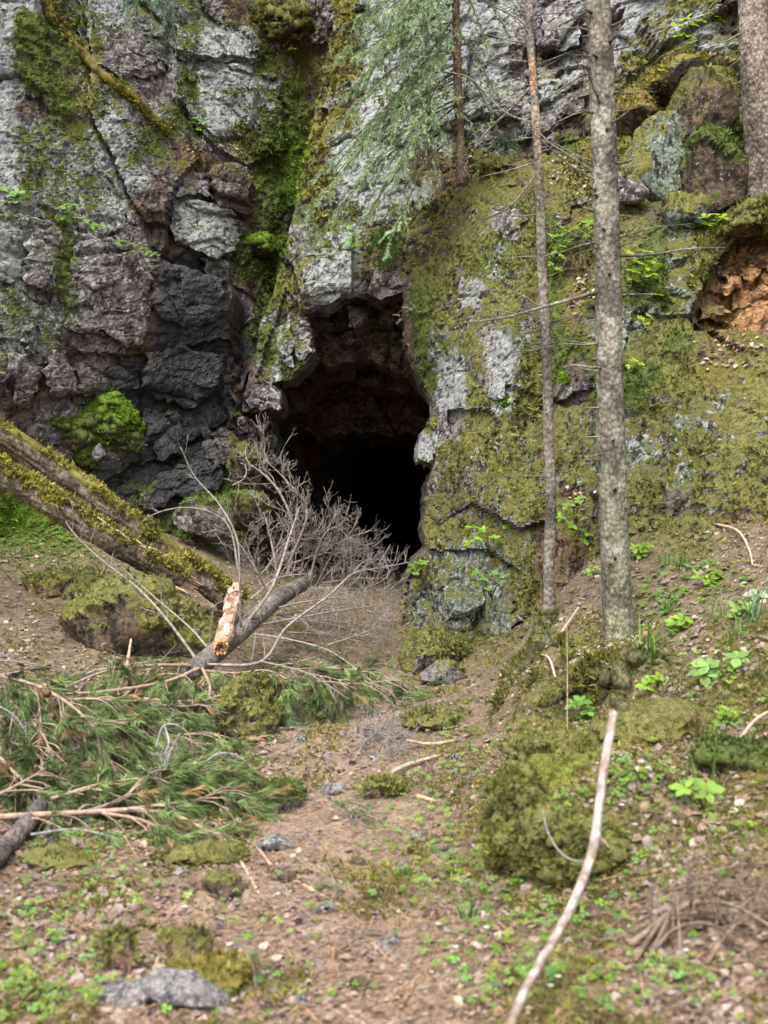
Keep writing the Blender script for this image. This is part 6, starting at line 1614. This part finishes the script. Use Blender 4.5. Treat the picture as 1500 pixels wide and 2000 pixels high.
# loose green conifer sprigs dropped on the path
SPR = [(720, 1590), (750, 1620), (700, 1570), (640, 1310), (690, 1330), (720, 1300), (760, 1340), (600, 1320), (560, 1350), (660, 1380), (600, 1440), (710, 1770), (500, 1940), (740, 1320), (800, 1310), (820, 1350), (830, 1310), (630, 1280), (580, 1300), (680, 1290)]
for k, (px, py) in enumerate(SPR):
    t = thing('pine_sprig', 'loose green conifer sprig lying on the %s' % ('floor in front of the dead brush' if py < 1400 else 'bare path below the boughs'), 'sprig', 'sprigs dropped on the path')
    q = ground_hit(px, py) + np.array([0, 0, .02]); r = np.random.default_rng(1200 + k)
    S, D = [], []
    a = r.uniform(0, 6.28); e = q + np.array([math.cos(a) * .2, math.sin(a) * .2, .03])
    Q = spline([q, .5 * (q + e) + [0, 0, .03], e], 6); V, F = tube(Q, [.004, .002], 4); mk('twig', V, F, M_TWIG, t, {'col': np.array([.2, .15, .11])})
    for j in range(9):
        S.append(Q[int(r.integers(1, 6))]); D.append(unit(e - q + r.normal(size=3) * .25 * np.array([1, 1, .3])))
    V, F, c = needles(np.array(S), np.array(D), .07, 22, .04, .0032, .6, 1300 + k, .0, (.085, .155, .065), .35)
    gz = ground_z(V[:, 0], V[:, 1]); V[:, 2] = np.maximum(V[:, 2], gz + .008)
    mk('needles', V, F, M_NEEDLE, t, {'col': c})
# leaves lying on the terrace and bank
def terrace_leaves():
    r = np.random.default_rng(91); g = Geo()
    for (cx, cy, rx, ry, n) in [(1120, 320, 50, 25, 70), (1130, 350, 40, 30, 40), (1390, 310, 45, 35, 60), (1330, 140, 60, 20, 30), (1440, 690, 60, 25, 60), (1140, 560, 20, 40, 60), (900, 330, 60, 25, 50), (870, 300, 60, 30, 40), (400, 285, 45, 12, 60), (1130, 980, 30, 40, 40), (1420, 160, 40, 30, 30), (1190, 380, 40, 40, 20), (820, 270, 50, 30, 30)]:
        for k in range(n):
            p, n_ = cliff_hit(cx + r.normal() * rx * .6, cy + r.normal() * ry * .6)
            if p is None: continue
            up = unit(n_ * .7 + np.array([0, 0, .6]) + r.normal(size=3) * .3); a = unit(np.cross(up, r.normal(size=3))); s = np.cross(up, a); L = r.uniform(.015, .034)
            c = p + n_ * .02
            V = np.array([c - a * L, c + s * L * .6 + up * L * .2, c + a * L, c - s * L * .6 + up * L * .2])
            g.add(V, np.array([[0, 1, 2], [0, 2, 3]]), BROWN[r.integers(0, 8)] * r.uniform(.8, 1.5))
    tag(g.build('ledge_leaves', M_DRY, None, False), 'dry pale leaves caught on the cliff ledges', 'leaf litter', None, 'stuff')
terrace_leaves()
def flowers():
    r = np.random.default_rng(95)
    for k, (px, py) in enumerate([(1265, 1530), (1215, 1600), (1340, 1890), (1090, 1940), (1075, 1960), (1240, 1640), (950, 1840), (1453, 1242), (1385, 1505), (1250, 1365), (890, 1880)]):
        q = ground_hit(px, py) + np.array([0, 0, .05]); t = thing('sorrel_flower', 'tiny white wood sorrel flower among the green leaves', 'flower', 'white flowers on the slope')
        g = Geo()
        for j in range(5):
            a = j * 1.2566; d = np.array([math.cos(a), math.sin(a) * .8, .45]); w = np.array([-math.sin(a), math.cos(a), 0]) * .005
            g.add(np.array([q, q + d * .008 + w, q + d * .013, q + d * .008 - w]), np.array([[0, 1, 2, 3]]), np.array([.8, .8, .8]))
        g.build('petals', M_LEAF, t); V, F = tube(np.array([q - [0, 0, .055], q]), [.001, .0008], 3); mk('stem', V, F, M_LEAF, t, {'col': np.array([.2, .3, .05])})
flowers()
print('TRIS', sum(sum(len(p.vertices) - 2 for p in []) or len(m.loops) - 2 * len(m.polygons) for m in bpy.data.meshes))
